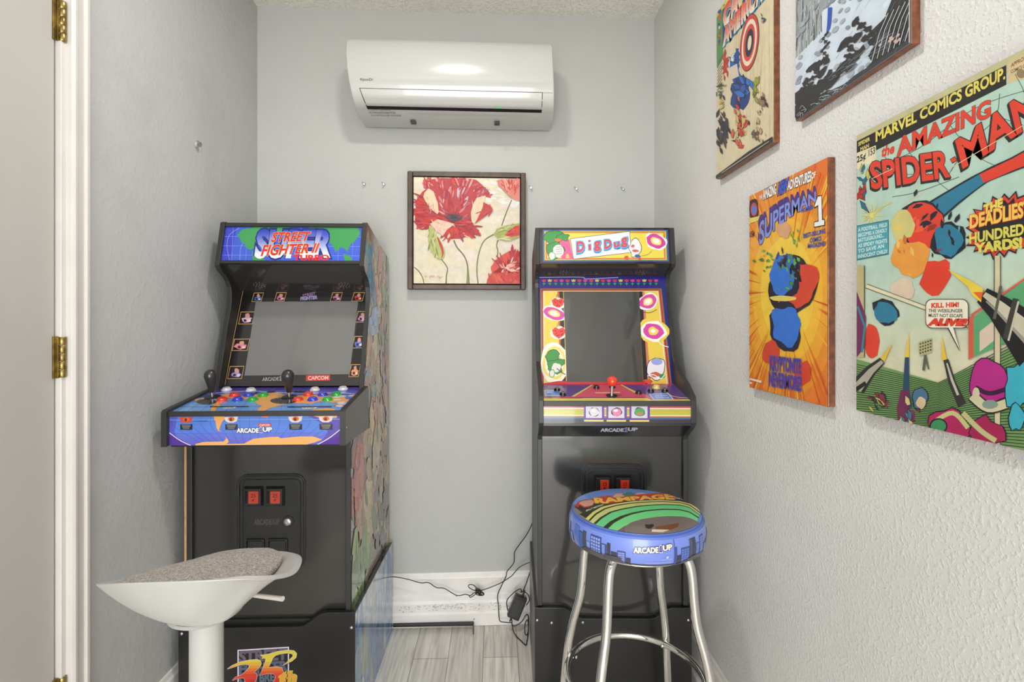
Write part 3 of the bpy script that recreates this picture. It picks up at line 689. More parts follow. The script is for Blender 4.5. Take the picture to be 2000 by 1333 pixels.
A.poly([(560, 165), (640, 158), (700, 185), (900, 160), (1000, 150), (1080, 180), (1250, 175), (1400, 185), (1500, 200), (1480, 232), (1380, 238), (1300, 225), (1240, 250), (1120, 240), (1010, 262), (930, 290), (880, 320), (830, 330), (850, 290), (880, 265), (840, 250), (820, 215), (700, 205), (600, 190)], OR1)
A.poly([(1220, 320), (1260, 295), (1340, 285), (1400, 290), (1390, 325), (1300, 345)], OR1); A.poly([(960, 180), (1100, 172), (1180, 190), (1060, 210)], (234, 186, 120))
A.poly([(380, 205), (460, 198), (520, 222), (440, 255), (360, 250)], (150, 150, 150)); A.ell(440, 230, 85, 26, (26, 26, 28)); A.ell(1040, 222, 96, 28, (26, 26, 28))
for cx, cy in ((440, 230), (1040, 222)):
    for k in range(12): a = 2*PI*k/12; A.ell(cx+75*math.cos(a), cy+21*math.sin(a), 6, 3, (110, 110, 105), 8)
for x in (470, 1072):
    A.poly([(x, 272), (x+300, 270), (x+310, 278), (x-5, 281)], (40, 44, 60)); A.poly([(x+95, 282), (x+210, 278), (x+190, 292), (x+110, 296)], (225, 225, 225)); A.text('PLAYER', (x+110, 291), (x+188, 288), 8, (60, 60, 70))
random.seed(5)
for k in range(14): A.blob(random.uniform(1400, 1540), random.uniform(170, 270), 26, 7, random.choice([(206, 90, 90), (230, 220, 225), (80, 70, 160), (220, 150, 90), (200, 200, 230)]), 10)
for k in range(6): A.line([(920+k*8, 148), (935+k*9, 140), (950+k*8, 150)], 3, (30, 20, 40))
for x in (800, 1120, 1150): A.poly([(x, 148), (x+16, 138), (x+40, 148), (x+60, 142), (x+44, 156), (x+10, 156)], (34, 26, 60))
A.build('deck_print', M_deck, deck, (-0.888, 1.424, 0.9565), Ud, Vd, Nd)
A = Art(DW, 0.0795, [(112, 585), (1430, 572), (1430, 352), (112, 352)])   # crop 300,720 scale 3.921
A.bg((88, 130, 218)); 
for k in range(8): A.rect(0, 470+k*16, 2000, 490+k*16, tuple(int(lerp((96, 124, 220)[i], (104, 96, 196)[i], k/7)) for i in range(3)))
A.poly([(1180, 350), (1440, 350), (1440, 600), (1250, 600), (1330, 480), (1300, 420)], (96, 74, 176)); A.poly([(100, 350), (180, 350), (150, 480), (230, 600), (100, 600)], (90, 92, 196))
for x in range(150, 1450, 74): A.line([(x, 350), (x+(770-x)*-0.02, 420), (x-(x-770)*0.16, 500), (x-(x-770)*0.40, 590)], 1.8, (48, 76, 160), 5)
for y in (395, 490): A.line([(110, y), (1430, y-6)], 1.6, (60, 90, 180))
A.rect(110, 378, 1430, 384, (110, 156, 226))
A.poly([(466, 352), (545, 352), (550, 372), (528, 400), (512, 440), (505, 462), (520, 472), (500, 470), (484, 440), (480, 400), (468, 375)], OR1)
A.poly([(1215, 352), (1400, 352), (1395, 372), (1310, 372), (1260, 366)], OR1); A.poly([(830, 352), (900, 352), (880, 366), (840, 364)], (228, 120, 70))
A.poly([(320, 572), (380, 556), (540, 552), (562, 530), (550, 512), (575, 535), (580, 558), (560, 572), (700, 568), (770, 530), (900, 516), (960, 514), (980, 526), (1120, 512), (1220, 512), (1290, 535), (1230, 560), (1180, 572), (1240, 590), (320, 592)], (242, 178, 104))
A.poly([(105, 480), (160, 515), (300, 590), (105, 600)], (84, 50, 150)); A.poly([(1440, 450), (1380, 500), (1300, 545), (1235, 590), (1440, 600)], (84, 50, 150))
A.line([(110, 482), (200, 545), (300, 592)], 6, (232, 228, 240), 5); A.line([(1435, 448), (1340, 525), (1230, 588)], 6, (232, 228, 240), 5)
for x, c in ((247, (216, 70, 50)), (602, (226, 214, 206)), (1092, (226, 214, 206)), (1318, (226, 214, 206))):
    A.poly([(x-56, 360), (x+52, 356), (x+42, 392), (x+18, 404), (x-24, 404), (x-46, 390)], c); A.ell(x, 376, 26, 18, (222, 110, 60), 12); A.ell(x-4, 380, 12, 14, (120, 40, 30), 10)
    A.rect(x-48, 416, x+48, 460, (30, 32, 50))
    for k in range(4): A.line([(x-36+k*3, 424+k*9), (x+36-k*4, 424+k*9)], 3.6, [(170, 160, 90), (150, 150, 130), (150, 150, 150), (130, 130, 130)][k])
A.text('© ALL RIGHTS RESERVED', (310, 394), (415, 394), 7, (50, 70, 150))
A.rect(810, 410, 905, 436, (214, 70, 60)); A.text('CAPCOM', (820, 433), (896, 433), 17, (240, 190, 190), off=0.04)
arcade_logo(A, (645, 482), (912, 482), 33)
A.build('front_print', M_deck, deck, (-0.888, 1.424, 0.867), (1, 0, 0), (0, 0, 1), (0, -1, 0))
# joysticks and buttons
def dz_(y): return 0.9565+(y-1.424)*0.1524
def deckT(x, y): return Matrix.Translation((x, y, dz_(y)+0.0006)) @ Matrix.Rotation(sl, 4, 'X')
for x, y in ((-0.8489, 1.563), (-0.6196, 1.5595)):
    T = deckT(x, y)
    js = MB().lathe([(0.022, 0), (0.022, 0.0016), (0.020, 0.0026), (0.0001, 0.003)], T, 30).build('joystick', M_plas, deck, smooth=True)
    MB().lathe([(0.0045, 0.001), (0.0045, 0.022)], T, 14).build('shaft', M_steel, js, smooth=True)
    MB().lathe([(0.0001, 0.016), (0.0075, 0.016), (0.0095, 0.022), (0.0130, 0.042), (0.0168, 0.058), (0.0182, 0.066), (0.0170, 0.074), (0.0125, 0.081), (0.006, 0.0845), (0.0001, 0.085)], T, 28).build('grip', mat('joystick_black', (44, 42, 40), 0.28, coat=0.5), js, smooth=True)
RDb, BLb, GNb, WHb = (226, 60, 36), (40, 62, 200), (36, 170, 60), (224, 224, 228)
for x, y, c in [(-0.7911, 1.5782, RDb), (-0.7479, 1.5775, BLb), (-0.7047, 1.5769, GNb), (-0.8040, 1.5323, RDb), (-0.7600, 1.5342, BLb), (-0.7160, 1.5335, GNb),
                (-0.5713, 1.5816, RDb), (-0.5278, 1.5809, BLb), (-0.4861, 1.5803, GNb), (-0.5834, 1.5314, RDb), (-0.5400, 1.5308, BLb), (-0.4970, 1.5301, GNb)]:
    button(deck, deckT(x, y), c, 0.0128)
for x, y in ((-0.8456, 1.6380), (-0.7671, 1.6308), (-0.5698, 1.6337), (-0.4846, 1.6420)): button(deck, deckT(x, y), WHb, 0.0125)
# screen bezel
b0, b1 = (1.672, 0.998), (1.790, 1.311)
bl_ = math.hypot(b1[0]-b0[0], b1[1]-b0[1]); Vb = Vector((0, (b1[0]-b0[0])/bl_, (b1[1]-b0[1])/bl_)); Nb = Vector((0, -Vb.z, Vb.y)); BW = IN1-IN0
mb = MB(); mb.prism([b0, b1, (b1[0]+0.012, b1[1]), (b0[0]+0.012, b0[1])], IN0, IN1); bz = mb.build('screen_bezel', M_blkg, LC)
A = Art(BW, bl_, [(545, 1300), (1592, 1312), (1640, 597), (672, 590)])     # crop 300,420 scale 3.921
A.bg((24, 23, 23)); A.poly([(672, 590), (700, 590), (560, 1290), (545, 1300)], (20, 14, 16)); A.line([(681, 590), (618, 930), (556, 1290)], 4.5, (170, 140, 90))
A.poly([(612, 1290), (690, 850), (740, 680), (800, 640), (1500, 640), (1560, 690), (1545, 850), (1500, 1290)], (46, 45, 44)); A.poly([(560, 1290), (585, 1210), (1590, 1220), (1590, 1312), (545, 1300)], (50, 48, 47))
GO = (196, 158, 96); random.seed(21)
tiles = [(792, 636, 74, 68, (50, 110, 190)), (962, 634, 76, 68, (200, 110, 150)), (1384, 637, 78, 68, (186, 120, 170)), (1550, 637, 84, 68, (206, 60, 70)),
         (712, 790, 106, 94, (200, 170, 200)), (672, 990, 116, 90, (214, 130, 140)), (637, 1198, 108, 96, (150, 150, 214)), (1584, 788, 84, 84, (206, 150, 196)), (1564, 980, 84, 92, (80, 110, 200)), (1540, 1196, 76, 96, (220, 150, 90))]
for x, y, w_, h_, c in tiles:
    sk = 9
    A.poly([(x-w_/2+sk, y-h_/2), (x+w_/2+sk, y-h_/2), (x+w_/2-sk, y+h_/2), (x-w_/2-sk, y+h_/2)], GO); A.poly([(x-w_/2+sk+4, y-h_/2+5), (x+w_/2+sk-4, y-h_/2+5), (x+w_/2-sk-4, y+h_/2-4), (x-w_/2-sk+4, y+h_/2-4)], (40, 22, 26))
    A.blob(x, y+h_*0.16, w_*0.36, h_*0.24, c, 12, 0.3); A.blob(x+w_*0.06, y-h_*0.16, w_*0.17, h_*0.20, (206, 150, 130), 10, 0.3); A.blob(x-w_*0.1, y+h_*0.2, w_*0.12, h_*0.12, (60, 30, 50), 8); A.blob(x+w_*0.18, y+h_*0.22, w_*0.12, h_*0.1, (226, 200, 200), 8)
A.text('STREET', (1130, 640), (1225, 622), 22, (150, 110, 160), off=0.04); A.text('FIGHTER', (1115, 662), (1240, 652), 24, (170, 160, 200), off=0.05)
arcade_logo(A, (838, 1266), (1035, 1262), 26, dark=(30, 30, 30), lite=(140, 138, 134), mid=(140, 138, 134))
A.rect(1168, 1226, 1352, 1270, (204, 60, 50)); A.text('CAPCOM', (1184, 1262), (1338, 1262), 28, (226, 190, 186), off=0.03)
A.build('bezel_print', M_deck, bz, (IN0, b0[0], b0[1]), (1, 0, 0), Vb, Nb, )
q = [A.m(p) for p in ((703, 1224), (1502, 1224), (1552, 671), (780, 671))]
mb = MB(); O_ = Vector((IN0, b0[0], b0[1])); mb.add([O_+Vector((u, 0, 0))+Vb*v+Nb*0.0012 for u, v in q]+[O_+Vector((u, 0, 0))+Vb*v+Nb*0.0022 for u, v in q], [(0, 1, 2, 3), (4, 7, 6, 5), (0, 4, 5, 1), (1, 5, 6, 2), (2, 6, 7, 3), (3, 7, 4, 0)])
M_screen = mat('switched_off_screen', (116, 116, 114), 0.22, coat=0.9, coatr=0.02)
mb.build('screen', M_screen, bz)
# speaker baffle, marquee
sp0, sp1 = (1.792, 1.309), (1.668, 1.388)
MB().prism([sp0, sp1, (1.70, 1.400), (1.81, 1.330)], IN0, IN1).build('speaker_panel', M_blkg, LC)
sv = Vector((0, sp1[0]-sp0[0], sp1[1]-sp0[1])).normalized(); sn = Vector((0, -sv.z, sv.y)) if sv.y < 0 else Vector((0, sv.z, -sv.y))
sn = Vector((0, -abs(sv.z), -abs(sv.y)))
for x in (-0.80, -0.515): round_holes(LC, Vector((x, 1.760, 1.3294)), Vector((1, 0, 0)), sv, sn)
m0, m1 = (1.652, 1.390), (1.686, 1.524); ml = math.hypot(m1[0]-m0[0], m1[1]-m0[1]); Vm = Vector((0, (m1[0]-m0[0])/ml, (m1[1]-m0[1])/ml)); Nm = Vector((0, -Vm.z, Vm.y))
mq = MB().prism([(m0[0]+0.004, m0[1]), (m1[0]+0.004, m1[1]), (m1[0]+0.020, m1[1]), (m0[0]+0.020, m0[1])], IN0, IN1).build('marquee', M_blk, LC)
def bar(v0, v1, t0, t1, nm='marquee_retainer', V=Vm, N=Nm, m0=m0, x0=IN0, x1=IN1, par=mq):
    O2 = Vector((0, m0[0], m0[1])); p = [O2+V*v+N*t for v, t in ((v0, t0), (v1, t0), (v1, t1), (v0, t1))]
    MB().prism([(a.y, a.z) for a in p], x0, x1).build(nm, M_edge, par, bevel=0.001)
bar(0, 0.010, -0.012, 0.003); bar(ml-0.011, ml, -0.012, 0.003)
MB().box(IN0, IN1, 1.690, 1.995, 1.452, 1.458, T=None).prism([(1.690, 1.515), (1.690, 1.527), (1.990, 1.455), (1.990, 1.443)], IN0, IN1).build('top_panel', M_blk, LC)
A = Art(BW, ml-0.020, [(493, 338), (1580, 341), (1594, 106), (533, 100)])
A.bg((64, 92, 204)); SB = (64, 92, 204)
A.poly([(480, 345), (530, 95), (620, 95), (560, 345)], (58, 66, 190))
for x in (590, 700, 820, 1000, 1240, 1420, 1530): A.line([(x, 100), (x-14, 340)], 2.2, (128, 156, 226))
for y in (170, 235, 300): A.line([(490, y), (1590, y+4)], 2.2, (128, 156, 226))
A.line([(640, 110), (560, 160), (540, 240), (560, 340)], 2.5, (150, 176, 232), 6); A.line([(700, 180), (650, 240), (640, 340)], 2.5, (150, 176, 232), 6)
GN = (62, 150, 84)
A.poly([(620, 160), (660, 120), (760, 104), (900, 106), (840, 150), (800, 190), (770, 215), (760, 250), (720, 262), (690, 250), (680, 225), (650, 210), (640, 180)], GN); A.poly([(735, 270), (800, 290), (840, 340), (740, 341)], GN); A.poly([(780, 104), (1040, 104), (1010, 130), (880, 140)], GN)
A.poly([(1180, 104), (1560, 108), (1580, 150), (1540, 200), (1500, 230), (1480, 275), (1450, 250), (1420, 250), (1390, 280), (1370, 240), (1330, 200), (1260, 170), (1190, 150)], GN); A.poly([(1450, 290), (1500, 300), (1520, 341), (1460, 341)], GN); A.poly([(860, 250), (960, 270), (980, 320), (900, 330)], GN)
A.text('SUPER', (762, 312), (1330, 308), 180, (230, 232, 240), h2=172, slant=28, off=0.05, outline=(30, 40, 120), oo=0.10, grad=((246, 246, 248), (40, 64, 176)))
A.text('STREET', (884, 208), (1170, 200), 66, (206, 40, 44), h2=60, slant=24, off=0.03, outline=(240, 214, 90), oo=0.05)
A.text('FIGHTER II', (806, 305), (1236, 280), 74, (206, 40, 44), h2=62, slant=26, off=0.03, outline=(240, 214, 90), oo=0.05)
A.text('TURBO', (1062, 336), (1336, 334), 36, (214, 40, 44), slant=0, off=0.05)
M_marq = print_mat('marquee_acrylic_print', 0.12, 0.5)
A.build('marquee_print', M_marq, mq, Vector((IN0, m0[0]+0.004, m0[1]))+Vm*0.010, (1, 0, 0), Vm, Nm)
# side artwork: a plain comic-style collage of colour patches
def collage(A, seeds, back, ink=(52, 44, 42), n=1, fill=1.0):
    A.bg(back)
    for (cx, cy, rx, ry, cols, cnt, ln) in seeds:
        for k in range(cnt):
            x, y = cx+random.gauss(0, rx), cy+random.gauss(0, ry)
            c = random.choice(cols); c = tuple(max(0, min(255, v+random.randint(-14, 14))) for v in c)
            A.blob(x, y, ln[0]*random.uniform(.5, 1.2), ln[1]*random.uniform(.4, 1.2), c, 12, 0.5, random.uniform(-.5, .5), out=ink if random.random() < .75 else None, ow=0.0016)
SKN = [(206, 166, 116), (190, 146, 100), (214, 182, 136), (160, 116, 80)]; GRY = [(170, 168, 160), (196, 194, 184), (136, 132, 124)]; BRN = [(140, 96, 66), (112, 84, 62), (164, 120, 84)]
TEAL = [(70, 140, 180), (90, 170, 200), (50, 110, 160)]; REDS = [(200, 60, 50), (176, 50, 46), (214, 96, 80)]; GRNS = [(120, 170, 70), (96, 140, 64), (150, 190, 90), (80, 116, 60)]; YEL = [(226, 190, 80), (236, 170, 60), (216, 150, 50)]
random.seed(33)
cl = [[(0, 0), (0.522, 0), (0.522, 0.535), (0, 0.535)], [(0.190, 0.535), (0.522, 0.535), (0.522, 1.110), (0.190, 1.110)], [(0.185, 1.196), (0.187, 1.197), (0.522, 1.110), (0.190, 1.110)]]
# (u = depth behind the front edge, v = height above the panel's foot)
poly_side = [(y-1.5, z-0.33) for y, z in side]
tri = []
import mathutils
tr = mathutils.geometry.tessellate_polygon([[Vector((a, b_, 0)) for a, b_ in poly_side]])
for t_ in tr:
    q = [poly_side[i] for i in t_]
    a = sum(q[i][0]*q[(i+1) % 3][1]-q[(i+1) % 3][0]*q[i][1] for i in range(3))
    if a < 0: q.reverse()
    tri.append(q)
A = Art(0.522, 1.2, clips=tri, dz=4e-6)
W_ = lambda x, y: (x, y)
collage(A, [(0.26, 0.60, 0.16, 0.30, SKN+GRY+BRN, 46, (0.05, 0.06)),
            (0.30, 1.05, 0.10, 0.06, SKN+TEAL+GRY, 26, (0.03, 0.04)), (0.38, 1.02, 0.04, 0.06, YEL+REDS, 14, (0.018, 0.05)), (0.26, 0.98, 0.03, 0.05, TEAL, 12, (0.018, 0.05)),
            (0.45, 0.98, 0.04, 0.07, GRNS+SKN+GRY, 16, (0.02, 0.04)), (0.25, 0.86, 0.05, 0.03, [(110, 150, 210), (140, 170, 220)], 10, (0.04, 0.03)), (0.42, 0.82, 0.05, 0.06, GRNS+BRN+REDS, 16, (0.02, 0.04)),
            (0.28, 0.72, 0.06, 0.06, YEL+SKN+BRN, 22, (0.025, 0.05)), (0.20, 0.62, 0.08, 0.06, SKN+BRN+TEAL, 26, (0.03, 0.03)), (0.40, 0.60, 0.07, 0.08, SKN+GRY+[(100, 84, 100)], 26, (0.025, 0.05)),
            (0.10, 0.44, 0.05, 0.05, REDS+[(110, 66, 70)], 14, (0.04, 0.05)), (0.28, 0.40, 0.06, 0.07, SKN, 14, (0.05, 0.07)), (0.40, 0.36, 0.06, 0.08, GRY+SKN, 18, (0.025, 0.06)),
            (0.06, 0.28, 0.03, 0.09, REDS, 10, (0.03, 0.07)), (0.20, 0.24, 0.05, 0.07, SKN, 9, (0.05, 0.07)), (0.40, 0.20, 0.07, 0.07, [(150, 140, 110), (176, 168, 140), (120, 100, 90)], 16, (0.03, 0.05)),
            (0.12, 0.09, 0.08, 0.06, GRNS, 34, (0.02, 0.05)), (0.42, 0.08, 0.06, 0.06, [(110, 90, 110), (150, 130, 150), (70, 60, 60)], 20, (0.03, 0.03)), (0.06, 0.02, 0.03, 0.03, GRNS, 10, (0.02, 0.03))], (150, 132, 110))
for k in range(46):
    x, y = random.uniform(0, .5), random.uniform(0, 1.1); A.line([(x, y), (x+random.uniform(-.02, .02), y+random.uniform(.02, .06)), (x+random.uniform(-.03, .03), y+random.uniform(.05, .12))], random.uniform(.0015, .005), random.choice([(48, 40, 38), (60, 52, 48), (226, 220, 205)]), 3, taper=True)
A.build('side_print', print_mat('side_art_print', 0.22, 0.5, speck=0.2, vscale=40), LC, (X1, 1.5, 0.33), (0, 1, 0), (0, 0, 1), (1, 0, 0))

# riser
def riser(root, x0, x1, y0, y1, ztop, notch, zb, M_side, art=None):
    rs = MB()
    pr = [(x0, 0.0), (x1, 0.0), (x1, ztop)]+[(x, z) for x, z in notch]+[(x0, ztop)]
    rs.prism(pr, y0, y0+0.014, axis='y'); fr_ = rs.build('riser', M_blk, root, bevel=0.001)
    for a, b_ in ((x0-0.001, x0+0.012), (x1-0.012, x1+0.001)):
        MB().prism([(y0+0.0005, 0), (y0+0.0005, ztop-0.001), (y1, zb), (y1, 0)], a, b_).build('riser_side', M_side, fr_, bevel=0.001)
    MB().box(x0+0.012, x1-0.012, y1-0.014, y1-0.002, 0.0, 0.10).build('riser_rear_rail', M_blk, fr_)
    return fr_
M_rside = mat('riser_side_laminate', (40, 40, 42), 0.12, coat=0.5)
rs = riser(LC, -0.902, -0.405, 1.486, 2.012, 0.3675, [(-0.489, 0.369), (-0.505, 0.364), (-0.550, 0.3325), (-0.565, 0.3300), (-0.768, 0.3300), (-0.783, 0.3325), (-0.828, 0.364), (-0.842, 0.368)], 0.345, M_rside)
screws(rs, [(-0.4145, 1.486, 0.3247), (-0.893, 1.486, 0.3163), (-0.787, 1.486, 0.300)])
MB().box(IN0, IN1, 1.500, 1.530, 0.290, 0.345).build('kick_board', M_blk, LC)  # black board across the foot of the front panel, behind the riser
A = Art(0.526, 0.3665, clips=[[(0, 0), (0.526, 0), (0.526, 0.344), (0, 0.3655)]], dz=4e-6)
A.bg((112, 158, 204)); random.seed(8)
for k in range(12): A.rect(0, 0.03*k, 0.53, 0.03*k+0.032, tuple(int(lerp((84, 130, 196)[i], (176, 196, 206)[i], k/11)) for i in range(3)))
for k in range(70):
    x, y = random.uniform(0, .5), random.uniform(0, .36); A.blob(x, y, random.uniform(.006, .03), random.uniform(.02, .09), random.choice([(150, 186, 214), (92, 138, 196), (196, 206, 206), (70, 116, 180), (120, 160, 190), (160, 168, 150)]), 12, .5)
for k in range(30):
    x, y = random.uniform(0, .5), random.uniform(0.05, .34); A.line([(x, y), (x+random.uniform(-.01, .01), y+random.uniform(.02, .08))], random.uniform(.002, .006), random.choice([(210, 218, 220), (60, 90, 120), (150, 160, 130)]), taper=True)
A.build('riser_side_print', print_mat('riser_art_print', 0.14, 0.4, speck=0.12, vscale=30), rs, (-0.4038, 1.486, 0), (0, 1, 0), (0, 0, 1), (1, 0, 0))
# anniversary emblem on the riser: crop 430,1240 scale 7.692
def pxl(px, py):   # sheet coordinates of the emblem drawing, metres on the riser front
    return (lerp(-0.7355, -0.5923, (px-285)/(1040-285)), 0.2692-(py-230)*0.000193)
e0 = pxl(100, 930); e1 = pxl(1200, 200)
A = Art(e1[0]-e0[0], e1[1]-e0[1], [(100, 930), (1200, 930), (1200, 200), (100, 200)])
A.poly([(280, 240), (1045, 208), (1045, 930), (280, 930)], (226, 222, 236)); A.poly([(298, 256), (1028, 226), (1028, 920), (298, 920)], (24, 22, 26))
GP = (104, 92, 112)
A.text('STREET', (312, 425), (1010, 395), 160, GP, off=0.05); A.text('FIGHTER', (312, 600), (1010, 560), 140, (86, 96, 116), off=0.05)
A.text('OUTBREAK', (312, 740), (1010, 700), 120, (86, 104, 124), off=0.05)
def fire(pts, out=True):
    pass
def fillgrad(A, pts, y0, y1, c0, c1, bands=14):
    for k in range(bands):
        a, b_ = lerp(y0, y1, k/bands), lerp(y0, y1, (k+1)/bands)
        q = clip_poly(pts, [(-9999, a), (9999, a), (9999, b_+0.5), (-9999, b_+0.5)])
        if len(q) > 2: A.poly(q, tuple(int(lerp(c0[i], c1[i], min(1, k/(bands-1)))) for i in range(3)), False)
    A.up()
three = [(130, 520), (200, 470), (320, 420), (450, 395), (570, 385), (620, 405), (635, 450), (610, 500), (560, 545), (525, 575), (560, 595), (570, 640), (555, 690), (520, 740), (440, 790), (400, 800), (390, 690), (370, 655), (300, 655), (200, 690), (245, 645), (330, 615), (400, 565), (450, 505), (455, 470), (410, 455), (330, 460), (230, 490)]
five = [(620, 325), (720, 315), (880, 275), (1020, 258), (1120, 268), (1160, 310), (1150, 370), (1090, 420), (950, 485), (1050, 405), (1105, 350), (1095, 315), (1020, 300), (900, 315), (840, 335), (805, 370), (780, 430), (740, 510), (860, 500), (940, 520), (965, 580), (950, 660), (900, 740), (820, 800), (760, 800), (830, 700), (845, 640), (815, 605), (720, 600), (605, 625), (640, 560), (700, 400), (690, 370), (640, 375), (655, 350)]
for pp in (three, five):
    A.poly([(x+8, y+10) for x, y in pp], (20, 10, 10)); A.line(pp+[pp[0]], 9, (232, 214, 214)); fillgrad(A, pp, 260, 760, (226, 214, 70), (214, 50, 40), 16) if False else None
for pp in (three, five):
    cx = A.n
    A.poly(pp, (222, 206, 66))
    # colour bands of the flame lettering
    for k, (ya, c) in enumerate([(430, (226, 180, 60)), (480, (230, 150, 56)), (520, (228, 118, 50)), (560, (224, 86, 44)), (600, (216, 60, 42)), (680, (206, 44, 40))]):
        q = mathutils.geometry.tessellate_polygon([[Vector((a, b_, 0)) for a, b_ in pp]])
        for t_ in q:
            tri_ = [pp[i] for i in t_]
            if sum(tri_[i][0]*tri_[(i+1) % 3][1]-tri_[(i+1) % 3][0]*tri_[i][1] for i in range(3)) < 0: tri_.reverse()
            c_ = clip_poly(tri_, [(-9999, ya), (9999, ya), (9999, 9999), (-9999, 9999)])
            if len(c_) > 2: A.poly(c_, c, False)
        A.up()
A.text('th', (900, 730), (1130, 730), 150, (226, 160, 60), off=0.06, slant=30, outline=(196, 206, 70), oo=0.09)
A.build('anniversary_emblem', M_deck, rs, (e0[0], 1.486, e0[1]), (1, 0, 0), (0, 0, 1), (0, -1, 0))

# ---------------------------------------------------------------- RIGHT cabinet (stands turned by a degree or two)
RC = thing('arcade_cabinet', 'one joystick arcade cabinet with yellow framed screen and tulip band, beside the right wall', 'arcade machine', (0.126, 1.500, 0), rotz=R(-1.8))
X0, X1 = 0.1265, 0.5900; TH = 0.0145
side = [(1.573, 0.330), (1.573, 0.842)] + arc_pts((1.566, 0.856), (1.540, 0.872), (1.512, 0.892), 3) + [(1.501, 0.906), (1.501, 0.972), (1.505, 0.985), (1.655, 1.006)] + \
       arc_pts((1.676, 1.020), (1.700, 1.110), (1.744, 1.232), 6) + arc_pts((1.752, 1.270), (1.778, 1.345), (1.738, 1.374), 6) + [(1.700, 1.386), (1.688, 1.396), (1.707, 1.518), (1.715, 1.5215), (1.975, 1.462), (1.998, 1.445), (1.998, 0.330)]
side_r = [(1.573, 0.330), (1.573, 0.842)] + arc_pts((1.566, 0.856), (1.530, 0.880), (1.512, 0.892), 3) + [(1.501, 0.906), (1.501, 0.972), (1.505, 0.985)] + arc_pts((1.560, 1.018), (1.640, 1.050), (1.672, 1.075), 4) + \
       arc_pts((1.690, 1.110), (1.715, 1.180), (1.744, 1.250), 5) + arc_pts((1.758, 1.290), (1.778, 1.345), (1.738, 1.374), 6) + [(1.700, 1.386), (1.688, 1.396), (1.707, 1.518), (1.715, 1.5215), (1.975, 1.462), (1.998, 1.445), (1.998, 0.330)]
for a, b_ in ((X0, X0+TH), (X1-TH, X1)): MB().prism(side_r, a, b_).build('side_panel', M_edge, RC, bevel=0.0015)
IN0, IN1 = X0+TH, X1-TH; BW = IN1-IN0
lf_o = MB().box(IN0, IN1, 1.586, 1.602, 0.27, 0.850).build('front_panel', M_blkg, RC, bevel=0.001)
MB().box(IN0, IN1, 1.980, 1.994, 0.33, 1.44).build('back_panel', M_blk, RC)
coin_door(lf_o, 1.586, 0.2630, 0.4640, 0.480, 0.7640, [(0.3010, 0.3550, 0.672, 0.7312), (0.3630, 0.4170, 0.672, 0.7306)], (0.420, 0.625), [(0.300, 0.352, 0.513, 0.576), (0.361, 0.415, 0.513, 0.576)], (0.318, 0.613, 0.072, 0.022))
# valance under the deck with the maker's mark
vl = MB().prism([(1.586, 0.850), (1.560, 0.902), (1.572, 0.902), (1.598, 0.850)], IN0, IN1).build('lower_valance', M_blkg, RC)
A = Art(0.12, 0.022, z0=0); A.m = lambda p: (p[0], 0.022-p[1]); arcade_logo(A, (0.004, 0.018), (0.116, 0.018), 0.012, dark=(30, 30, 60), lite=(190, 190, 196), mid=(90, 90, 190))
vv = Vector((0, -0.026, 0.052)).normalized()
A.build('maker_mark', M_print, vl, Vector((0.318, 1.5795, 0.862)), (1, 0, 0), vv, (0, -vv.z, vv.y))
# deck
MB().box(IN0, IN1, 1.505, 1.60, 0.898, 0.904).build('deck_underside', M_blk, RC)
d0, d1 = (1.5075, 0.9705), (1.668, 1.0025); dl = math.hypot(d1[0]-d0[0], d1[1]-d0[1]); sl2 = math.atan2(d1[1]-d0[1], d1[0]-d0[0])
Vd = Vector((0, math.cos(sl2), math.sin(sl2))); Nd = Vector((0, -math.sin(sl2), math.cos(sl2)))
deck2 = MB().prism([(1.507, 0.904), d0, d1, (1.668, 0.980), (1.520, 0.940), (1.520, 0.904)], IN0, IN1).build('control_deck', M_blk, RC)
MB().box(IN0, IN1, 1.5005, 1.5075, 0.9560, 0.9715).build('deck_nosing', M_edge, deck2, bevel=0.0012)
# deck print, crop 1020,730 scale 4.04
A = Art(BW, dl, [(160, 228), (1337, 218), (1160, 94), (150, 90)])
PP = (96, 66, 140); PKK = (220, 84, 110); YL = (226, 206, 100)
A.bg(PP); A.poly([(400, 190), (600, 94), (760, 94), (1000, 175), (1010, 196), (400, 196)], PKK)
A.poly([(400, 190), (560, 100), (575, 100), (425, 192)], YL); A.poly([(780, 100), (795, 100), (930, 160), (900, 158)], YL)
A.line([(150, 94), (1160, 97)], 8, (206, 60, 70))
A.poly([(150, 196), (440, 188), (480, 190), (510, 196), (1000, 186), (1337, 206), (1337, 216), (150, 212)], (206, 70, 100)); A.poly([(150, 200), (460, 198), (520, 194), (1010, 194), (1040, 206), (1337, 212), (1340, 240), (150, 240)], (96, 80, 150)); A.poly([(150, 204), (470, 203), (520, 200), (1000, 196), (1040, 210), (1200, 208), (1340, 204), (1340, 232), (150, 232)], YL)
A.line([(150, 204), (470, 203), (520, 200), (1000, 197)], 2.5, (90, 60, 120)); A.line([(1130, 150), (1180, 180), (1240, 192), (1340, 196)], 4, YL)
A.poly([(178, 138), (310, 138), (330, 184), (175, 186)], (206, 206, 220)); A.poly([(186, 142), (304, 142), (318, 180), (182, 182)], (90, 130, 210)); A.poly([(1010, 166), (1150, 160), (1210, 206), (1060, 212)], (206, 206, 220)); A.poly([(1020, 169), (1146, 164), (1196, 203), (1066, 208)], (90, 140, 220))
A.text('MENU', (198, 160), (240, 160), 10, (220, 226, 240)); A.text('HOW TO PLAY', (1060, 186), (1150, 182), 9, (220, 226, 240)); A.text('PRESS BUTTON TO PUMP', (1068, 200), (1170, 197), 8, (220, 226, 240))
A.poly([(590, 156), (790, 152), (790, 162), (600, 164)], (232, 190, 140))
A.build('deck_print', M_deck, deck2, (IN0, d0[0], d0[1]), (1, 0, 0), Vd, Nd)
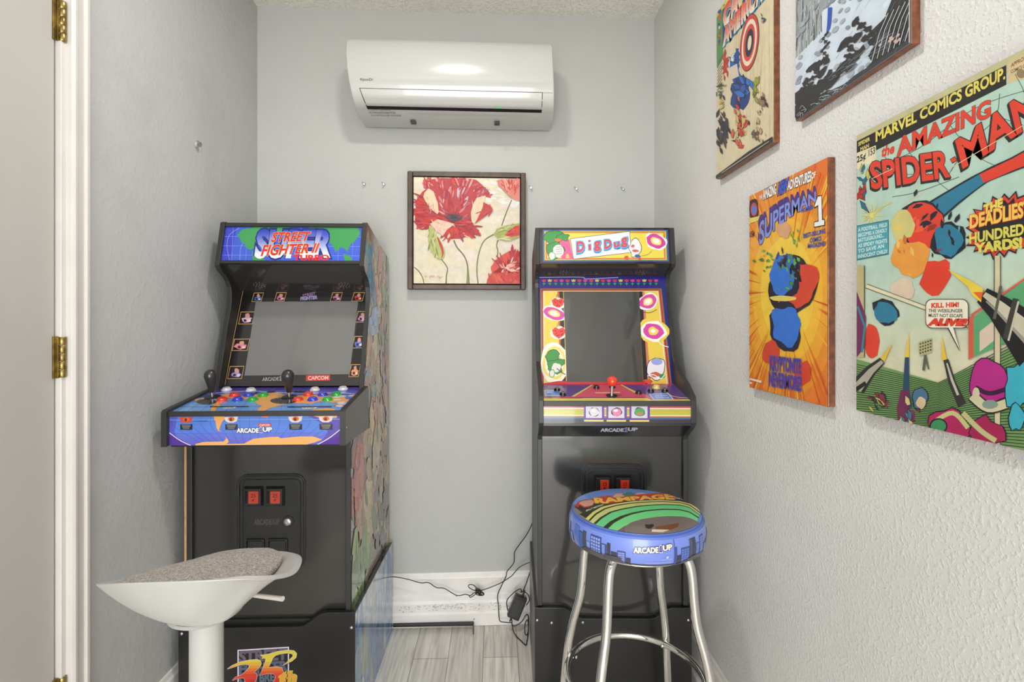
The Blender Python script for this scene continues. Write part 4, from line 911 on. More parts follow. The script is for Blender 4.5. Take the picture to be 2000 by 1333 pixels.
# front strip print
A = Art(BW, 0.0520, [(160, 408), (1337, 404), (1337, 275), (160, 278)])
A.bg((30, 28, 30)); A.rect(100, 278, 1400, 294, (206, 80, 90)); A.rect(100, 292, 1400, 300, (244, 236, 220)); A.rect(100, 299, 1400, 346, (190, 182, 60)); A.rect(100, 345, 1400, 352, (244, 226, 200)); A.rect(100, 351, 1400, 358, (206, 96, 70)); A.rect(100, 357, 1400, 368, (70, 130, 90)); A.rect(100, 367, 1400, 378, (60, 60, 150)); A.rect(100, 377, 1400, 420, (44, 42, 44))
for x, c in ((566, (210, 206, 216)), (746, (224, 120, 170)), (930, (70, 160, 80))):
    A.rect(x-82, 264, x+82, 378, (96, 56, 150)); A.rect(x-66, 276, x+62, 366, (206, 200, 216))
    A.blob(x, 322, 42, 34, (30, 30, 34), 16, .12); A.blob(x, 322, 38, 30, c, 16, .12); A.blob(x-6, 312, 18, 10, (240, 236, 226), 12, .1) if x != 930 else A.blob(x, 334, 24, 10, (206, 110, 70), 12, .1)
    A.rect(x-80, 380, x+76, 392, YL); 
for x, t_ in ((566, 'PUMP'), (746, 'DIG'), (930, 'WALK')): pass
A.build('front_print', M_deck, deck2, (IN0, 1.507, 0.9045), (1, 0, 0), (0, 0, 1), (0, -1, 0))
def dT2(x, y): return Matrix.Translation((x, y, d0[1]+(y-d0[0])*math.tan(sl2)+0.0006)) @ Matrix.Rotation(sl2, 4, 'X')
def loc2(x, y):   # room coordinates -> this cabinet's own unturned design coordinates
    v = Matrix.Rotation(R(1.8), 4, 'Z') @ Vector((x-0.126, y-1.5, 0)); return (v.x+0.126, v.y+1.5)
jx, jy = loc2(0.352, 1.5447); T = dT2(jx, jy)
js = MB().lathe([(0.017, 0), (0.017, 0.0015), (0.0001, 0.002)], T, 28).build('joystick', M_plas, deck2, smooth=True)
MB().lathe([(0.0055, 0.001), (0.0048, 0.004), (0.0048, 0.036)], T, 14).build('shaft', M_steel, js, smooth=True)
MB().lathe([(0.0001, 0.0305)]+[(0.0160*math.sin(PI*k/14), 0.0465-0.0160*math.cos(PI*k/14)) for k in range(1, 14)]+[(0.0001, 0.0625)], T, 28).build('ball_grip', mat('red_ball_plastic', (226, 62, 36), 0.15, coat=0.7), js, smooth=True)
for x, y, c in ((0.3197, 1.6162, BK), (0.4397, 1.5626, BK), (0.4838, 1.5830, BK), (0.5273, 1.5820, BK), (0.5103, 1.6109, (226, 210, 120)), (0.1927, 1.600, BK), (0.205, 1.558, BK), (0.372, 1.622, BK)):
    lx_, ly_ = loc2(x, y); button(deck2, dT2(lx_, ly_), c, 0.0085 if c == BK else 0.0105)
# bezel
b0, b1 = (1.668, 1.000), (1.762, 1.362)
bl_ = math.hypot(b1[0]-b0[0], b1[1]-b0[1]); Vb = Vector((0, (b1[0]-b0[0])/bl_, (b1[1]-b0[1])/bl_)); Nb = Vector((0, -Vb.z, Vb.y))
bz = MB().prism([b0, b1, (b1[0]+0.012, b1[1]), (b0[0]+0.012, b0[1])], IN0, IN1).build('screen_bezel', M_blkg, RC)
A = Art(BW, bl_, [(130, 1245), (1095, 1245), (1040, 415), (126, 415)])    # crop 1020,430 scale 3.808
NV = (24, 24, 130); A.bg((24, 24, 110))
A.poly([(126, 415), (1040, 415), (1046, 505), (126, 505)], NV)
for k in range(20):
    x = 162+k*42.8; c = [(216, 50, 60), (216, 200, 90), (216, 50, 60), (220, 60, 150)][k % 4]
    A.poly([(x-16, 436), (x-8, 444), (x, 434), (x+8, 444), (x+16, 436), (x+12, 456), (x-12, 456)], c); A.line([(x, 456), (x, 484)], 4, (60, 160, 90)); A.poly([(x, 482), (x-14, 466), (x-6, 466), (x, 474), (x+6, 466), (x+14, 466)], (60, 160, 90))
# nested borders of the game panel
def frame(xl, xr, xr2, y, c): A.poly([(xl, y), (xr, y), (xr2, 1260), (xl, 1260)], c)
frame(134, 1014, 1084, 508, (40, 130, 70)); frame(139, 1009, 1079, 511, (206, 50, 50)); frame(146, 1001, 1070, 518, (60, 40, 40)); frame(150, 997, 1064, 522, (190, 110, 60)); frame(156, 990, 1054, 528, (232, 214, 190)); frame(162, 985, 1046, 531, (222, 196, 76))
A.poly([(258, 531), (300, 531), (316, 1260), (276, 1260)], (34, 26, 28)); A.poly([(258, 531), (272, 531), (286, 1260), (276, 1260)], (190, 90, 60))
A.poly([(850, 531), (884, 531), (930, 1260), (876, 1260)], (30, 26, 30)); A.poly([(874, 531), (890, 531), (926, 1260), (908, 1260)], (206, 120, 90))
def ringblob(x, y, rx, ry, cols, rot=0, j=.12):
    for k, c in enumerate(cols): f = 1-k*0.17; A.blob(x, y, rx*f, ry*f, c, 18, j, rot)
def berry(x, y, r):
    A.blob(x, y, r*1.2, r, (240, 232, 220), 14, .1); A.poly([(x-r, y-r*.5), (x-r*.5, y-r*.9), (x, y-r*.6), (x+r*.6, y-r*.9), (x+r, y-r*.4), (x+r*.8, y+r*.3), (x, y+r*.9), (x-r*.8, y+r*.3)], (220, 62, 50))
    for q in range(9): A.ell(x+random.uniform(-.6, .6)*r, y+random.uniform(-.5, .5)*r, r*.08, r*.12, (60, 24, 20), 6)
    A.line([(x-r*.3, y-r*.8), (x-r*.1, y-r*1.5)], 4, (50, 110, 50))
berry(262, 622, 46); berry(266, 850, 50)
PKC = (206, 66, 160)
ringblob(232, 700, 92, 52, [(240, 236, 226), PKC, PKC, YL, (240, 236, 230)], .35); ringblob(915, 610, 78, 60, [(240, 236, 226), PKC, PKC, YL, (240, 236, 230)], -.5)
ringblob(950, 835, 112, 96, [(222, 196, 76), (240, 236, 226), PKC, PKC, YL, (240, 236, 230)], .2); ringblob(232, 1080, 104, 158, [(236, 230, 214), YL, (240, 236, 226), (222, 176, 80), (240, 236, 226)], 0, .06)
GG = (50, 140, 60)
A.blob(222, 1030, 46, 44, GG, 16, .3, out=(20, 40, 20), ow=4); A.blob(240, 1110, 62, 60, GG, 18, .35, out=(20, 40, 20), ow=4); A.blob(246, 1116, 34, 36, (220, 216, 206), 14, .15); A.blob(214, 1160, 16, 26, (220, 216, 206), 12, .1, out=GG, ow=5)
A.blob(970, 1120, 62, 84, (226, 222, 230), 18, .2, out=(30, 30, 60), ow=5); A.blob(976, 1070, 40, 26, (150, 160, 210), 14, .1); A.blob(960, 1170, 40, 20, (206, 90, 60), 14, .2); A.blob(1010, 1180, 26, 16, (60, 140, 90), 12, .2); A.blob(905, 1222, 36, 16, (206, 70, 50), 12, .2); A.blob(1000, 1226, 30, 12, (222, 190, 70), 12, .2)
A.line([(905, 1180), (950, 1170), (1000, 1200), (1030, 1170)], 6, (240, 240, 240), 5); A.line([(880, 690), (930, 694), (978, 670)], 4, (60, 30, 60), 4); A.line([(980, 900), (1010, 940), (1060, 958)], 6, (230, 230, 226), 4); A.line([(248, 1120), (280, 1150), (312, 1168)], 6, (60, 60, 60), 4)
A.poly([(260, 1218), (890, 1218), (890, 1245), (150, 1245), (150, 1236)], (190, 40, 50)); 
A.line([(130, 424), (430, 422), (470, 436), (700, 424)], 4, (200, 200, 220), 4)
A.build('bezel_print', M_deck, bz, (IN0, b0[0], b0[1]), (1, 0, 0), Vb, Nb)
q = [A.m(p) for p in ((320, 1224), (872, 1224), (850, 533), (303, 533))]; O_ = Vector((IN0, b0[0], b0[1]))
M_screen2 = mat('dark_glass_screen', (62, 62, 60), 0.2, coat=1.0, coatr=0.015)
MB().add([O_+Vector((u, 0, 0))+Vb*v+Nb*0.0020 for u, v in q]+[O_+Vector((u, 0, 0))+Vb*v+Nb*0.0032 for u, v in q], [(0, 1, 2, 3), (4, 7, 6, 5), (0, 4, 5, 1), (1, 5, 6, 2), (2, 6, 7, 3), (3, 7, 4, 0)]).build('screen', M_screen2, bz)
# baffle, marquee
sp0, sp1 = (1.764, 1.360), (1.700, 1.398)
MB().prism([sp0, sp1, (1.73, 1.405), (1.78, 1.375)], IN0, IN1).build('speaker_panel', M_blkg, RC)
sv = Vector((0, sp1[0]-sp0[0], sp1[1]-sp0[1])).normalized(); sn = Vector((0, -abs(sv.z), -abs(sv.y)))
for x in (0.228, 0.488): round_holes(RC, Vector((x, 1.741, 1.3735)), Vector((1, 0, 0)), sv*0.8, sn)
m0, m1 = (1.692, 1.398), (1.710, 1.520); ml = math.hypot(m1[0]-m0[0], m1[1]-m0[1]); Vm = Vector((0, (m1[0]-m0[0])/ml, (m1[1]-m0[1])/ml)); Nm = Vector((0, -Vm.z, Vm.y))
mq = MB().prism([m0, m1, (m1[0]+0.016, m1[1]), (m0[0]+0.016, m0[1])], IN0, IN1).build('marquee', M_blk, RC)
MB().prism([(1.712, 1.508), (1.712, 1.5195), (1.975, 1.459), (1.975, 1.447)], IN0, IN1).build('top_panel', M_blk, RC)
A = Art(BW, ml, [(127, 330), (1092, 330), (1088, 72), (127, 72)])
A.bg((30, 29, 30)); A.rect(148, 86, 1076, 316, (76, 70, 160)); A.rect(156, 92, 1066, 308, (50, 150, 90)); A.rect(162, 97, 1058, 304, (224, 190, 90)); A.rect(168, 100, 1052, 300, (206, 120, 70)); A.rect(180, 110, 1040, 290, (228, 208, 84))
A.poly([(272, 165), (345, 155), (372, 300), (290, 300), (266, 250)], (226, 84, 140)); A.poly([(320, 262), (338, 260), (346, 292), (316, 292)], (236, 170, 90))
A.blob(225, 150, 62, 52, GG, 20, .35, out=(24, 60, 30), ow=4); A.blob(300, 140, 42, 26, GG, 16, .3, out=(24, 60, 30), ow=4); A.blob(235, 235, 58, 60, GG, 20, .3, out=(24, 60, 30), ow=4); A.blob(262, 240, 40, 46, (224, 222, 214), 16, .1); A.blob(215, 275, 22, 26, (224, 222, 214), 14, .1, out=GG, ow=5); A.blob(262, 160, 26, 12, (206, 110, 60), 12, .2)
for k in range(4): A.line([(244, 214+k*16), (290, 208+k*16)], 3, (90, 90, 90))
A.poly([(350, 150), (792, 96), (804, 252), (372, 300)], (60, 60, 70)); A.poly([(354, 153), (789, 100), (800, 249), (375, 296)], (226, 226, 234))
CY = (80, 176, 220); RL = (214, 70, 76)
def letter(t_, x0, x1, y0, y1, yb0, yb1, h_): A.text(t_, (x0, yb0), (x1, yb1), h_, RL, off=0.035, outline=CY, oo=0.10, shadow=(70, 140, 210), sh=(3, 10))
letter('D', 400, 452, 0, 0, 248, 240, 70); A.poly([(480, 190), (506, 186), (508, 236), (482, 240)], CY); A.poly([(486, 194), (502, 191), (503, 231), (487, 234)], RL); A.ell(493, 168, 12, 10, CY, 12); A.ell(493, 168, 7, 6, RL, 12); letter('g', 528, 570, 0, 0, 240, 236, 66); letter('D', 604, 652, 0, 0, 222, 216, 60); letter('u', 676, 710, 0, 0, 214, 208, 34); letter('g', 730, 770, 0, 0, 214, 208, 64)
A.blob(828, 220, 44, 62, (226, 222, 230), 18, .2, out=(30, 30, 60), ow=4); A.blob(832, 185, 32, 22, (240, 240, 240), 14, .1); A.blob(812, 205, 14, 12, (206, 100, 60), 12, .2); A.blob(830, 240, 26, 10, (206, 90, 60), 12, .2); A.blob(845, 276, 22, 12, (60, 90, 170), 12, .2); A.blob(764, 290, 18, 14, (214, 90, 60), 12, .2); A.blob(860, 296, 14, 10, (214, 90, 60), 12, .2)
ringblob(985, 170, 86, 58, [(240, 236, 226), PKC, PKC, (228, 208, 84), (240, 236, 230)], .35); A.line([(875, 275), (920, 265), (952, 238)], 5, (150, 170, 90), 5)
A.build('marquee_print', M_marq, mq, (IN0, m0[0], m0[1]), (1, 0, 0), Vm, Nm)
rs2 = riser(RC, X0-0.008, X1+0.010, 1.570, 1.990, 0.325, [(0.540, 0.325), (0.526, 0.320), (0.492, 0.295), (0.478, 0.2915), (0.268, 0.2915), (0.254, 0.295), (0.220, 0.320), (0.208, 0.3245)], 0.352, mat('brushed_dark_side', (70, 68, 66), 0.35))
screws(rs2, [(0.1255, 1.570, 0.287), (0.170, 1.570, 0.279), (0.590, 1.570, 0.287), (0.266, 1.570, 0.280)])

# ================================================================= the four cover plaques on the right wall
XP = 0.6335
def plaque(name, label, yfar, z0, Wp=0.303, Hp=0.478):
    t = thing(name, label, 'wall plaque', (XR, yfar-Wp/2, z0), 'comic cover plaques on the right wall')
    MB().box(XP, XR-0.0005, yfar-Wp, yfar, z0, z0+Hp).build('wood_board', M_wood, t, bevel=0.0015, seg=2)
    return t
def fin(A, t, yfar, z0, W=0.301, H=0.476): A.build('cover_print', M_poster, t, (XP, yfar-0.001, z0+0.001), (0, -1, 0), (0, 0, 1), (-1, 0, 0))
PW, PH = 0.301, 0.476
def shards(A, cx, cy, rx, ry, n, cols, sz, ang=None, ink=(20, 18, 22), asp=3.0, inkp=.8):
    """plain angular shards of colour"""
    for k in range(n):
        x, y = cx+random.gauss(0, rx*.5), cy+random.gauss(0, ry*.5); a = (ang if ang is not None else 0)+random.gauss(0, .45 if ang is not None else 3)
        L = sz*random.uniform(.5, 1.3); w_ = L/asp*random.uniform(.6, 1.4); c, q = math.cos(a), math.sin(a); c_ = random.choice(cols)
        P = [(-L, random.uniform(-.3, .3)*w_), (-L*.2, -w_), (L*random.uniform(.4, 1), -w_*random.uniform(0, .5)), (L*.7, w_*random.uniform(.2, .8)), (0, w_)]
        P = [(x+u*c-v*q, y+u*q+v*c) for u, v in P]
        if random.random() < inkp: A.poly([(x+(u-x)*1.14, y+(v-y)*1.14) for u, v in P], ink)
        A.poly(P, c_)

# --- orange cover, sheet = crop 1430,290 scale 2.564
t = plaque('cover_plaque', 'wooden plaque with an orange comic cover headed by blue block lettering', 1.2595, 1.040)
A = Art(PW, PH, [(88, 1198), (470, 1286), (466, 46), (78, 256)], dz=6e-6); random.seed(17)
A.bg((222, 112, 40)); gx, gy = 270, 720
for k, (f, c) in enumerate([(1.0, (226, 124, 38)), (.86, (230, 142, 40)), (.72, (234, 164, 46)), (.58, (238, 184, 54)), (.44, (240, 202, 66)), (.3, (244, 214, 84))]): A.ell(gx, gy, 300*f, 620*f, c, 40)
for k in range(150):
    a = random.uniform(0, 2*PI); r0 = random.uniform(.35, .8); r1 = r0+random.uniform(.3, .7); w_ = random.uniform(.004, .02)
    A.poly([(gx+300*r0*math.cos(a), gy+620*r0*math.sin(a)), (gx+300*r1*math.cos(a+w_), gy+620*r1*math.sin(a+w_)), (gx+300*r1*math.cos(a-w_), gy+620*r1*math.sin(a-w_))], random.choice([(212, 92, 32), (222, 112, 36), (240, 196, 70), (206, 84, 34), (236, 170, 50)]))
A.text('THE', (128, 272), (144, 262), 18, WH, h2=18); A.text('AMAZING', (148, 270), (212, 238), 46, WH, h2=50, off=0.04, outline=BK, oo=.08); A.text('NEW', (220, 244), (266, 222), 60, (60, 90, 200), h2=64, off=0.06, outline=(20, 20, 60), oo=.1, slant=6); A.text('ADVENTURES', (270, 218), (386, 168), 44, WH, h2=52, off=0.04, outline=BK, oo=.08); A.text('OF', (388, 158), (408, 150), 30, WH, off=0.04)
A.blob(103, 320, 24, 56, (24, 24, 34), 18, .15); A.ell(103, 320, 17, 34, (206, 60, 60), 18); A.ell(103, 322, 12, 24, (80, 120, 210), 16); A.poly([(82, 366), (130, 352), (130, 374), (82, 392)], YL); A.text('15¢', (84, 468), (106, 460), 34, BK, off=.03)
SU = (128, 150, 226)
import functools
A.text('SUPERMAN', (132, 500), (410, 272), 112, SU, h2=52, off=0.02, outline=(24, 20, 60), oo=.04, shadow=(70, 44, 130), sh=(-6, -26), warp=lambda x, y, u, q: (x, y-30*math.sin(PI*min(1, u*1.1))*0.8))
A.text('NUMBER', (340, 330), (396, 308), 20, (50, 80, 180), off=.04); A.poly([(401, 404), (456, 392), (456, 358), (445, 360), (440, 238), (420, 242), (402, 290), (402, 308), (420, 296), (422, 368), (401, 374)], BK); A.poly([(404, 399), (453, 388), (453, 363), (442, 365), (438, 243), (421, 247), (405, 292), (405, 300), (423, 288), (425, 372), (404, 377)], (240, 240, 240))
for k, (s_, a, b_, c, d) in enumerate([('BEST-SELLING', 350, 458, 458, 428), ('COMICS', 382, 480, 438, 466), ('MAGAZINE!', 372, 508, 458, 492)]): A.text(s_, (a, b_), (c, d), 22, (40, 80, 170), off=.03)
# plain sheaves of colour standing in for the figure drawing
SB_ = (50, 116, 212)
A.blob(300, 690, 118, 150, (30, 26, 32), 26, .18, .3); A.blob(322, 700, 96, 130, (214, 70, 48), 26, .2, .3); A.blob(262, 660, 74, 120, (26, 30, 54), 22, .2, .1); A.blob(250, 650, 62, 104, SB_, 22, .2, .1)
A.blob(268, 900, 84, 118, (26, 30, 54), 24, .2, -.1); A.blob(266, 896, 74, 104, SB_, 24, .2, -.1); A.blob(250, 420, 34, 40, (214, 160, 120), 14, .2); A.blob(200, 1030, 44, 60, (210, 68, 46), 16, .25); A.blob(350, 1130, 40, 56, (210, 66, 44), 16, .25); A.blob(250, 760, 66, 14, YL, 14, .2)
shards(A, 280, 600, 40, 120, 22, [(90, 180, 70), (60, 140, 60)], 14, 1.0, asp=2.2); shards(A, 170, 580, 50, 60, 18, [(90, 170, 70), (60, 130, 60)], 9, asp=2); shards(A, 310, 470, 30, 60, 10, [(90, 180, 70)], 12, 1.1)
shards(A, 250, 580, 40, 80, 10, [(30, 60, 140), (24, 24, 40)], 20, 1.4, inkp=0); shards(A, 310, 640, 30, 60, 8, [(24, 22, 26)], 26, 1.2, inkp=0)
for k, (s_, a, b_, c, d, h_) in enumerate([('KRYPTONITE', 190, 1112, 342, 1126, 66), ('NEVERMORE!', 186, 1188, 344, 1212, 66)]): A.text(s_, (a, b_), (c, d), h_, (92, 50, 140), off=.02, outline=(60, 100, 190), oo=.06)
A.line([(92, 1158), (150, 1172)], 10, (240, 220, 200)); A.line([(92, 1176), (104, 1180)], 8, (240, 220, 200))
fin(A, t, 1.2595, 1.040)

# --- cream and teal cover, sheet = picture coordinates /tall left edge known, far corner (1670,265)-(1670,803), right edge at 2000: (2000,90)-(2000,885)
t = plaque('cover_plaque', 'plaque with a pale teal comic cover and speech balloon, nearest on the right wall', 0.8800, 1.047, 0.303, 0.483)
fr_ = (0.8783-0.591)/0.303
A = Art(PW, 0.481, [(1671, 803), (2000, 885), (2000, 90), (1671, 266)], dst=[(0, 0), (fr_*PW, 0), (fr_*PW, 0.481), (0, 0.481)], dz=6e-6); random.seed(23)
A.bg((176, 206, 190)); 
for k in range(12): A.poly([(1600, 520+k*22), (2100, 380+k*30), (2100, 1000), (1600, 1000)], tuple(int(lerp((176, 206, 190)[i], (216, 210, 176)[i], k/11)) for i in range(3)))
A.poly([(1600, 310), (2100, 30), (2100, 60), (1600, 330)], (190, 186, 140)) 
A.poly([(1640, 240), (2060, 40), (2060, 92), (1640, 300)], (188, 184, 138)); A.poly([(1670, 277), (1963, 123), (1963, 162), (1670, 314)], (30, 28, 28))
A.text('MARVEL COMICS GROUP.', (1708, 277), (1960, 150), 19, (222, 206, 92), h2=23, off=.035)
A.text('SPIDER', (1674, 286), (1696, 275), 7, (210, 196, 100), off=.04); A.text('MAN', (1678, 296), (1694, 288), 7, (210, 196, 100), off=.04)
A.poly([(1966, 120), (2060, 72), (2060, 130), (1966, 160)], (206, 186, 140)); A.text('APPROVED', (1972, 128), (2012, 106), 8, (120, 50, 40)); A.text('COMICS CODE', (1972, 140), (2012, 122), 7, (90, 60, 50)); A.ell(1992, 140, 9, 9, (140, 120, 90), 14)
A.poly([(1670, 300), (1708, 284), (1708, 314), (1670, 332)], (222, 212, 176)); A.text('25¢', (1671, 322), (1688, 314), 15, BK, off=.03); A.text('153', (1694, 306), (1706, 300), 13, (60, 50, 40), off=.02)
for pts in ([(1700, 330), (1790, 290), (1900, 210), (2010, 170)], [(1720, 300), (1760, 340), (1830, 330)], [(1760, 280), (1800, 330), (1860, 380)], [(1850, 240), (1900, 300), (1960, 330)], [(1910, 215), (1960, 230), (2020, 250)], [(1950, 180), (1940, 230), (1890, 280), (1850, 340)], [(1980, 140), (2000, 190), (1970, 240)], [(1740, 385), (1790, 375), (1870, 345)]): A.line(pts, 1.1, (50, 80, 74), 5)
RS = (218, 62, 40)
A.text('the', (1718, 307), (1742, 299), 20, RS, off=.04, slant=3); A.text('AMAZING', (1750, 305), (1931, 225), 34, RS, h2=33, off=.035, outline=(40, 70, 64), oo=.05)
A.text('SPIDER', (1701, 369), (1850, 344), 50, RS, h2=50, off=.035, outline=(30, 30, 30), oo=.055, shadow=(30, 34, 34), sh=(-2, 4), slant=-4); A.poly([(1852, 310), (1862, 304), (1868, 312), (1857, 319)], (30, 30, 30)); A.poly([(1853, 310), (1862, 306), (1866, 312), (1857, 317)], RS); A.text('MAN', (1879, 326), (2032, 228), 52, RS, h2=62, off=.03, outline=(30, 30, 30), oo=.05, shadow=(30, 34, 34), sh=(-3, 5), slant=-14)
for pts in ([(1850, 330), (2000, 240)], [(1700, 350), (1740, 330)], [(1760, 400), (1810, 370)]): A.line(pts, 1.2, (236, 196, 160))
shards(A, 1683, 370, 8, 50, 16, [(180, 50, 40), (40, 100, 130), (206, 180, 70)], 12, 1.4); A.line([(1700, 420), (1720, 405), (1740, 395)], 2, (214, 206, 90)); 
for k in range(12): a = k*PI/6; A.line([(1700, 422), (1700+22*math.cos(a), 422+26*math.sin(a))], 1.6, (226, 216, 120))
A.poly([(1671, 442), (1733, 430), (1733, 498), (1671, 510)], (30, 110, 120)); A.poly([(1672, 444), (1732, 432), (1732, 496), (1672, 508)], (70, 160, 170))
for k, s_ in enumerate(['A FOOTBALL FIELD', 'BECOMES A DEADLY', 'BATTLEGROUND...', 'AS SPIDEY FIGHTS', 'TO SAVE AN', 'INNOCENT CHILD!']): A.text(s_, (1674, 454+k*10.4), (1730-(6 if k in (2, 4) else 0), 443+k*10.4), 7, (206, 226, 226), off=.03)
# sweeping sheaves of red and blue in place of the figures
BLU = (40, 120, 150); DK = (24, 28, 44)
A.line([(1800, 430), (1860, 385), (1920, 345), (1980, 318), (2040, 290)], [50, 34, 24, 28, 40], DK, 6); A.line([(1800, 430), (1860, 385), (1920, 345)], [42, 27, 18], BLU, 6); A.line([(1915, 348), (1980, 318), (2040, 290)], [19, 22, 34], RS, 6)
A.blob(1800, 440, 44, 50, DK, 22, .2, -.5); A.blob(1800, 440, 40, 46, RS, 22, .2, -.5); A.blob(1850, 470, 32, 36, DK, 18, .2); A.blob(1850, 470, 28, 32, BLU, 18, .2); A.blob(1760, 440, 22, 32, (204, 194, 120), 16, .2); A.blob(1775, 505, 34, 38, (228, 152, 62), 18, .25); A.blob(1826, 540, 26, 36, RS, 16, .25, .5)
A.blob(1762, 566, 26, 20, (216, 196, 170), 14, .2); A.blob(1728, 612, 24, 28, DK, 16, .2, -.6); A.blob(1728, 612, 20, 24, BLU, 16, .2, -.6); A.blob(1700, 668, 14, 34, RS, 16, .2)
shards(A, 1800, 440, 30, 60, 16, [DK, (150, 40, 34), (232, 90, 60)], 12, -.9, inkp=0); shards(A, 1850, 460, 20, 40, 8, [DK, (90, 170, 190)], 10, 1.2, inkp=0); shards(A, 1770, 480, 20, 40, 8, [(200, 110, 40), (230, 190, 90)], 9, 1.2, inkp=0)
A.line([(1690, 560), (1850, 620), (1960, 672)], 9, (90, 84, 70)); A.line([(1690, 560), (1850, 620), (1960, 672)], 6.5, (222, 214, 180))
# burst
bp_ = []
for k in range(44):
    a = 2*PI*k/44; r = 1.0 if k % 2 else .80; bp_.append((1960+76*r*math.cos(a)*random.uniform(.95, 1.05), 440+60*r*math.sin(a)*random.uniform(.95, 1.05)-(math.cos(a)*14)))
A.poly([(x+(x-1960)*.06, y+(y-440)*.08) for x, y in bp_], (30, 26, 26)); A.poly(bp_, (206, 60, 44)); A.poly([(1960+(x-1960)*.86, 440+(y-440)*.86) for x, y in bp_], (30, 26, 26))
A.text('THE', (1920, 418), (1956, 404), 17, (222, 206, 92), off=.06); A.text('DEADLIEST', (1893, 446), (2012, 420), 25, (228, 196, 80), h2=30, off=.035, outline=RS, oo=.07); A.text('HUNDRED', (1892, 476), (1998, 458), 19, (214, 206, 90), h2=21, off=.04); A.text('YARDS!', (1904, 494), (1994, 484), 17, (214, 206, 90), h2=20, off=.06)
# stands, floodlight, barrels, speech balloon
A.poly([(1660, 700), (1830, 750), (1960, 690), (2060, 600), (2060, 960), (1660, 860)], (110, 150, 90)); 
for k in range(46): A.line([(1665, 712+k*4.6), (1830, 752+k*3.2), (2040, 640+k*7.4)], 1.5, (40, 56, 36))
A.poly([(1890, 630), (1930, 600), (2040, 520), (2040, 640), (1900, 700)], (90, 160, 110)); A.poly([(1890, 625), (1900, 615), (1900, 700), (1890, 706)], (206, 90, 70)); A.line([(1895, 618), (2040, 520)], 4, (206, 90, 70)); A.poly([(1912, 650), (1950, 620), (1950, 660), (1912, 690)], (210, 190, 170))
A.rect(1940, 500, 1952, 905, (206, 196, 160)); A.rect(1940, 500, 1942, 905, (80, 80, 70)); A.rect(1952, 500, 1953.5, 905, (80, 80, 70))
A.rect(1672, 520, 1686, 700, (190, 176, 130)); A.rect(1686, 520, 1687.5, 700, (60, 60, 50))
A.poly([(1792, 672), (1818, 662), (1818, 690), (1794, 698)], (180, 176, 130)); 
for k in range(5):
    for j_ in range(4): A.ell(1796+k*5, 674+j_*6-k*1.6, 2, 2, (90, 86, 60), 8)
A.line([(1806, 696), (1802, 726)], 5, (90, 96, 80)); A.line([(1806, 696), (1812, 724)], 3, (90, 96, 80))
A.line([(1672, 760), (1700, 725), (1722, 706)], [34, 22, 14], (40, 40, 40)); A.line([(1672, 762), (1700, 727), (1722, 708)], [20, 12, 7], (170, 166, 150)); A.poly([(1718, 702), (1726, 708), (1742, 672)], (228, 190, 60)); A.line([(1660, 770), (1690, 750)], 8, (30, 30, 30))
A.poly([(1766, 700), (1774, 700), (1774, 648)], (228, 190, 60)); A.line([(1770, 700), (1768, 760), (1772, 800)], [8, 12, 16], (40, 70, 100)); A.line([(1766, 765), (1762, 800), (1770, 830)], [16, 24, 34], (110, 40, 80)); A.poly([(1838, 656), (1848, 706), (1838, 706)], (228, 190, 60))
A.line([(1846, 705), (1858, 750), (1878, 795)], [10, 14, 18], (50, 50, 50)); A.line([(1848, 712), (1858, 745), (1870, 775)], [3, 5, 5], (190, 186, 170))
A.poly([(1672, 570), (1690, 620), (1688, 680), (1672, 700)], (110, 40, 90)); A.line([(1674, 600), (1688, 640), (1682, 690)], 4, (40, 130, 140))
shards(A, 1710, 790, 30, 20, 16, [(130, 40, 60), (200, 180, 90), (40, 60, 60)], 11, .6); shards(A, 1770, 810, 24, 30, 16, [(130, 40, 90), (60, 120, 140), (206, 190, 130)], 11, 1.2)
A.blob(1796, 780, 14, 20, (70, 110, 140), 14, .2, out=DK, ow=1.5); A.blob(1798, 790, 9, 12, (206, 186, 150), 12, .2); A.blob(1850, 840, 42, 34, (176, 36, 90), 18, .25, out=DK, ow=2); A.line([(1820, 830), (1860, 810), (1890, 840)], 9, (196, 190, 130), 5); A.ell(1832, 836, 18, 16, DK, 18); A.ell(1832, 836, 15, 13, (60, 140, 90), 18)
A.blob(1930, 752, 38, 46, (176, 40, 130), 20, .12, out=DK, ow=2); A.line([(1898, 776), (1930, 800), (1966, 792)], 24, (40, 40, 50), 5); A.line([(1898, 776), (1930, 800), (1966, 792)], 18, (206, 200, 160), 5); A.blob(1934, 794, 16, 9, (130, 150, 140), 10, .1); A.line([(1905, 760), (1932, 772), (1964, 764)], 9, (60, 20, 60), 5); A.ell(1906, 772, 7, 12, (206, 196, 160), 14)
A.blob(1925, 850, 34, 32, (160, 34, 80), 16, .3, out=DK, ow=2); A.line([(1880, 810), (1915, 845), (1945, 866)], 10, (190, 184, 130), 5); A.blob(1990, 760, 26, 44, (60, 170, 190), 16, .35, out=DK, ow=2); A.blob(1988, 820, 14, 26, (60, 170, 190), 14, .3, out=DK, ow=2)
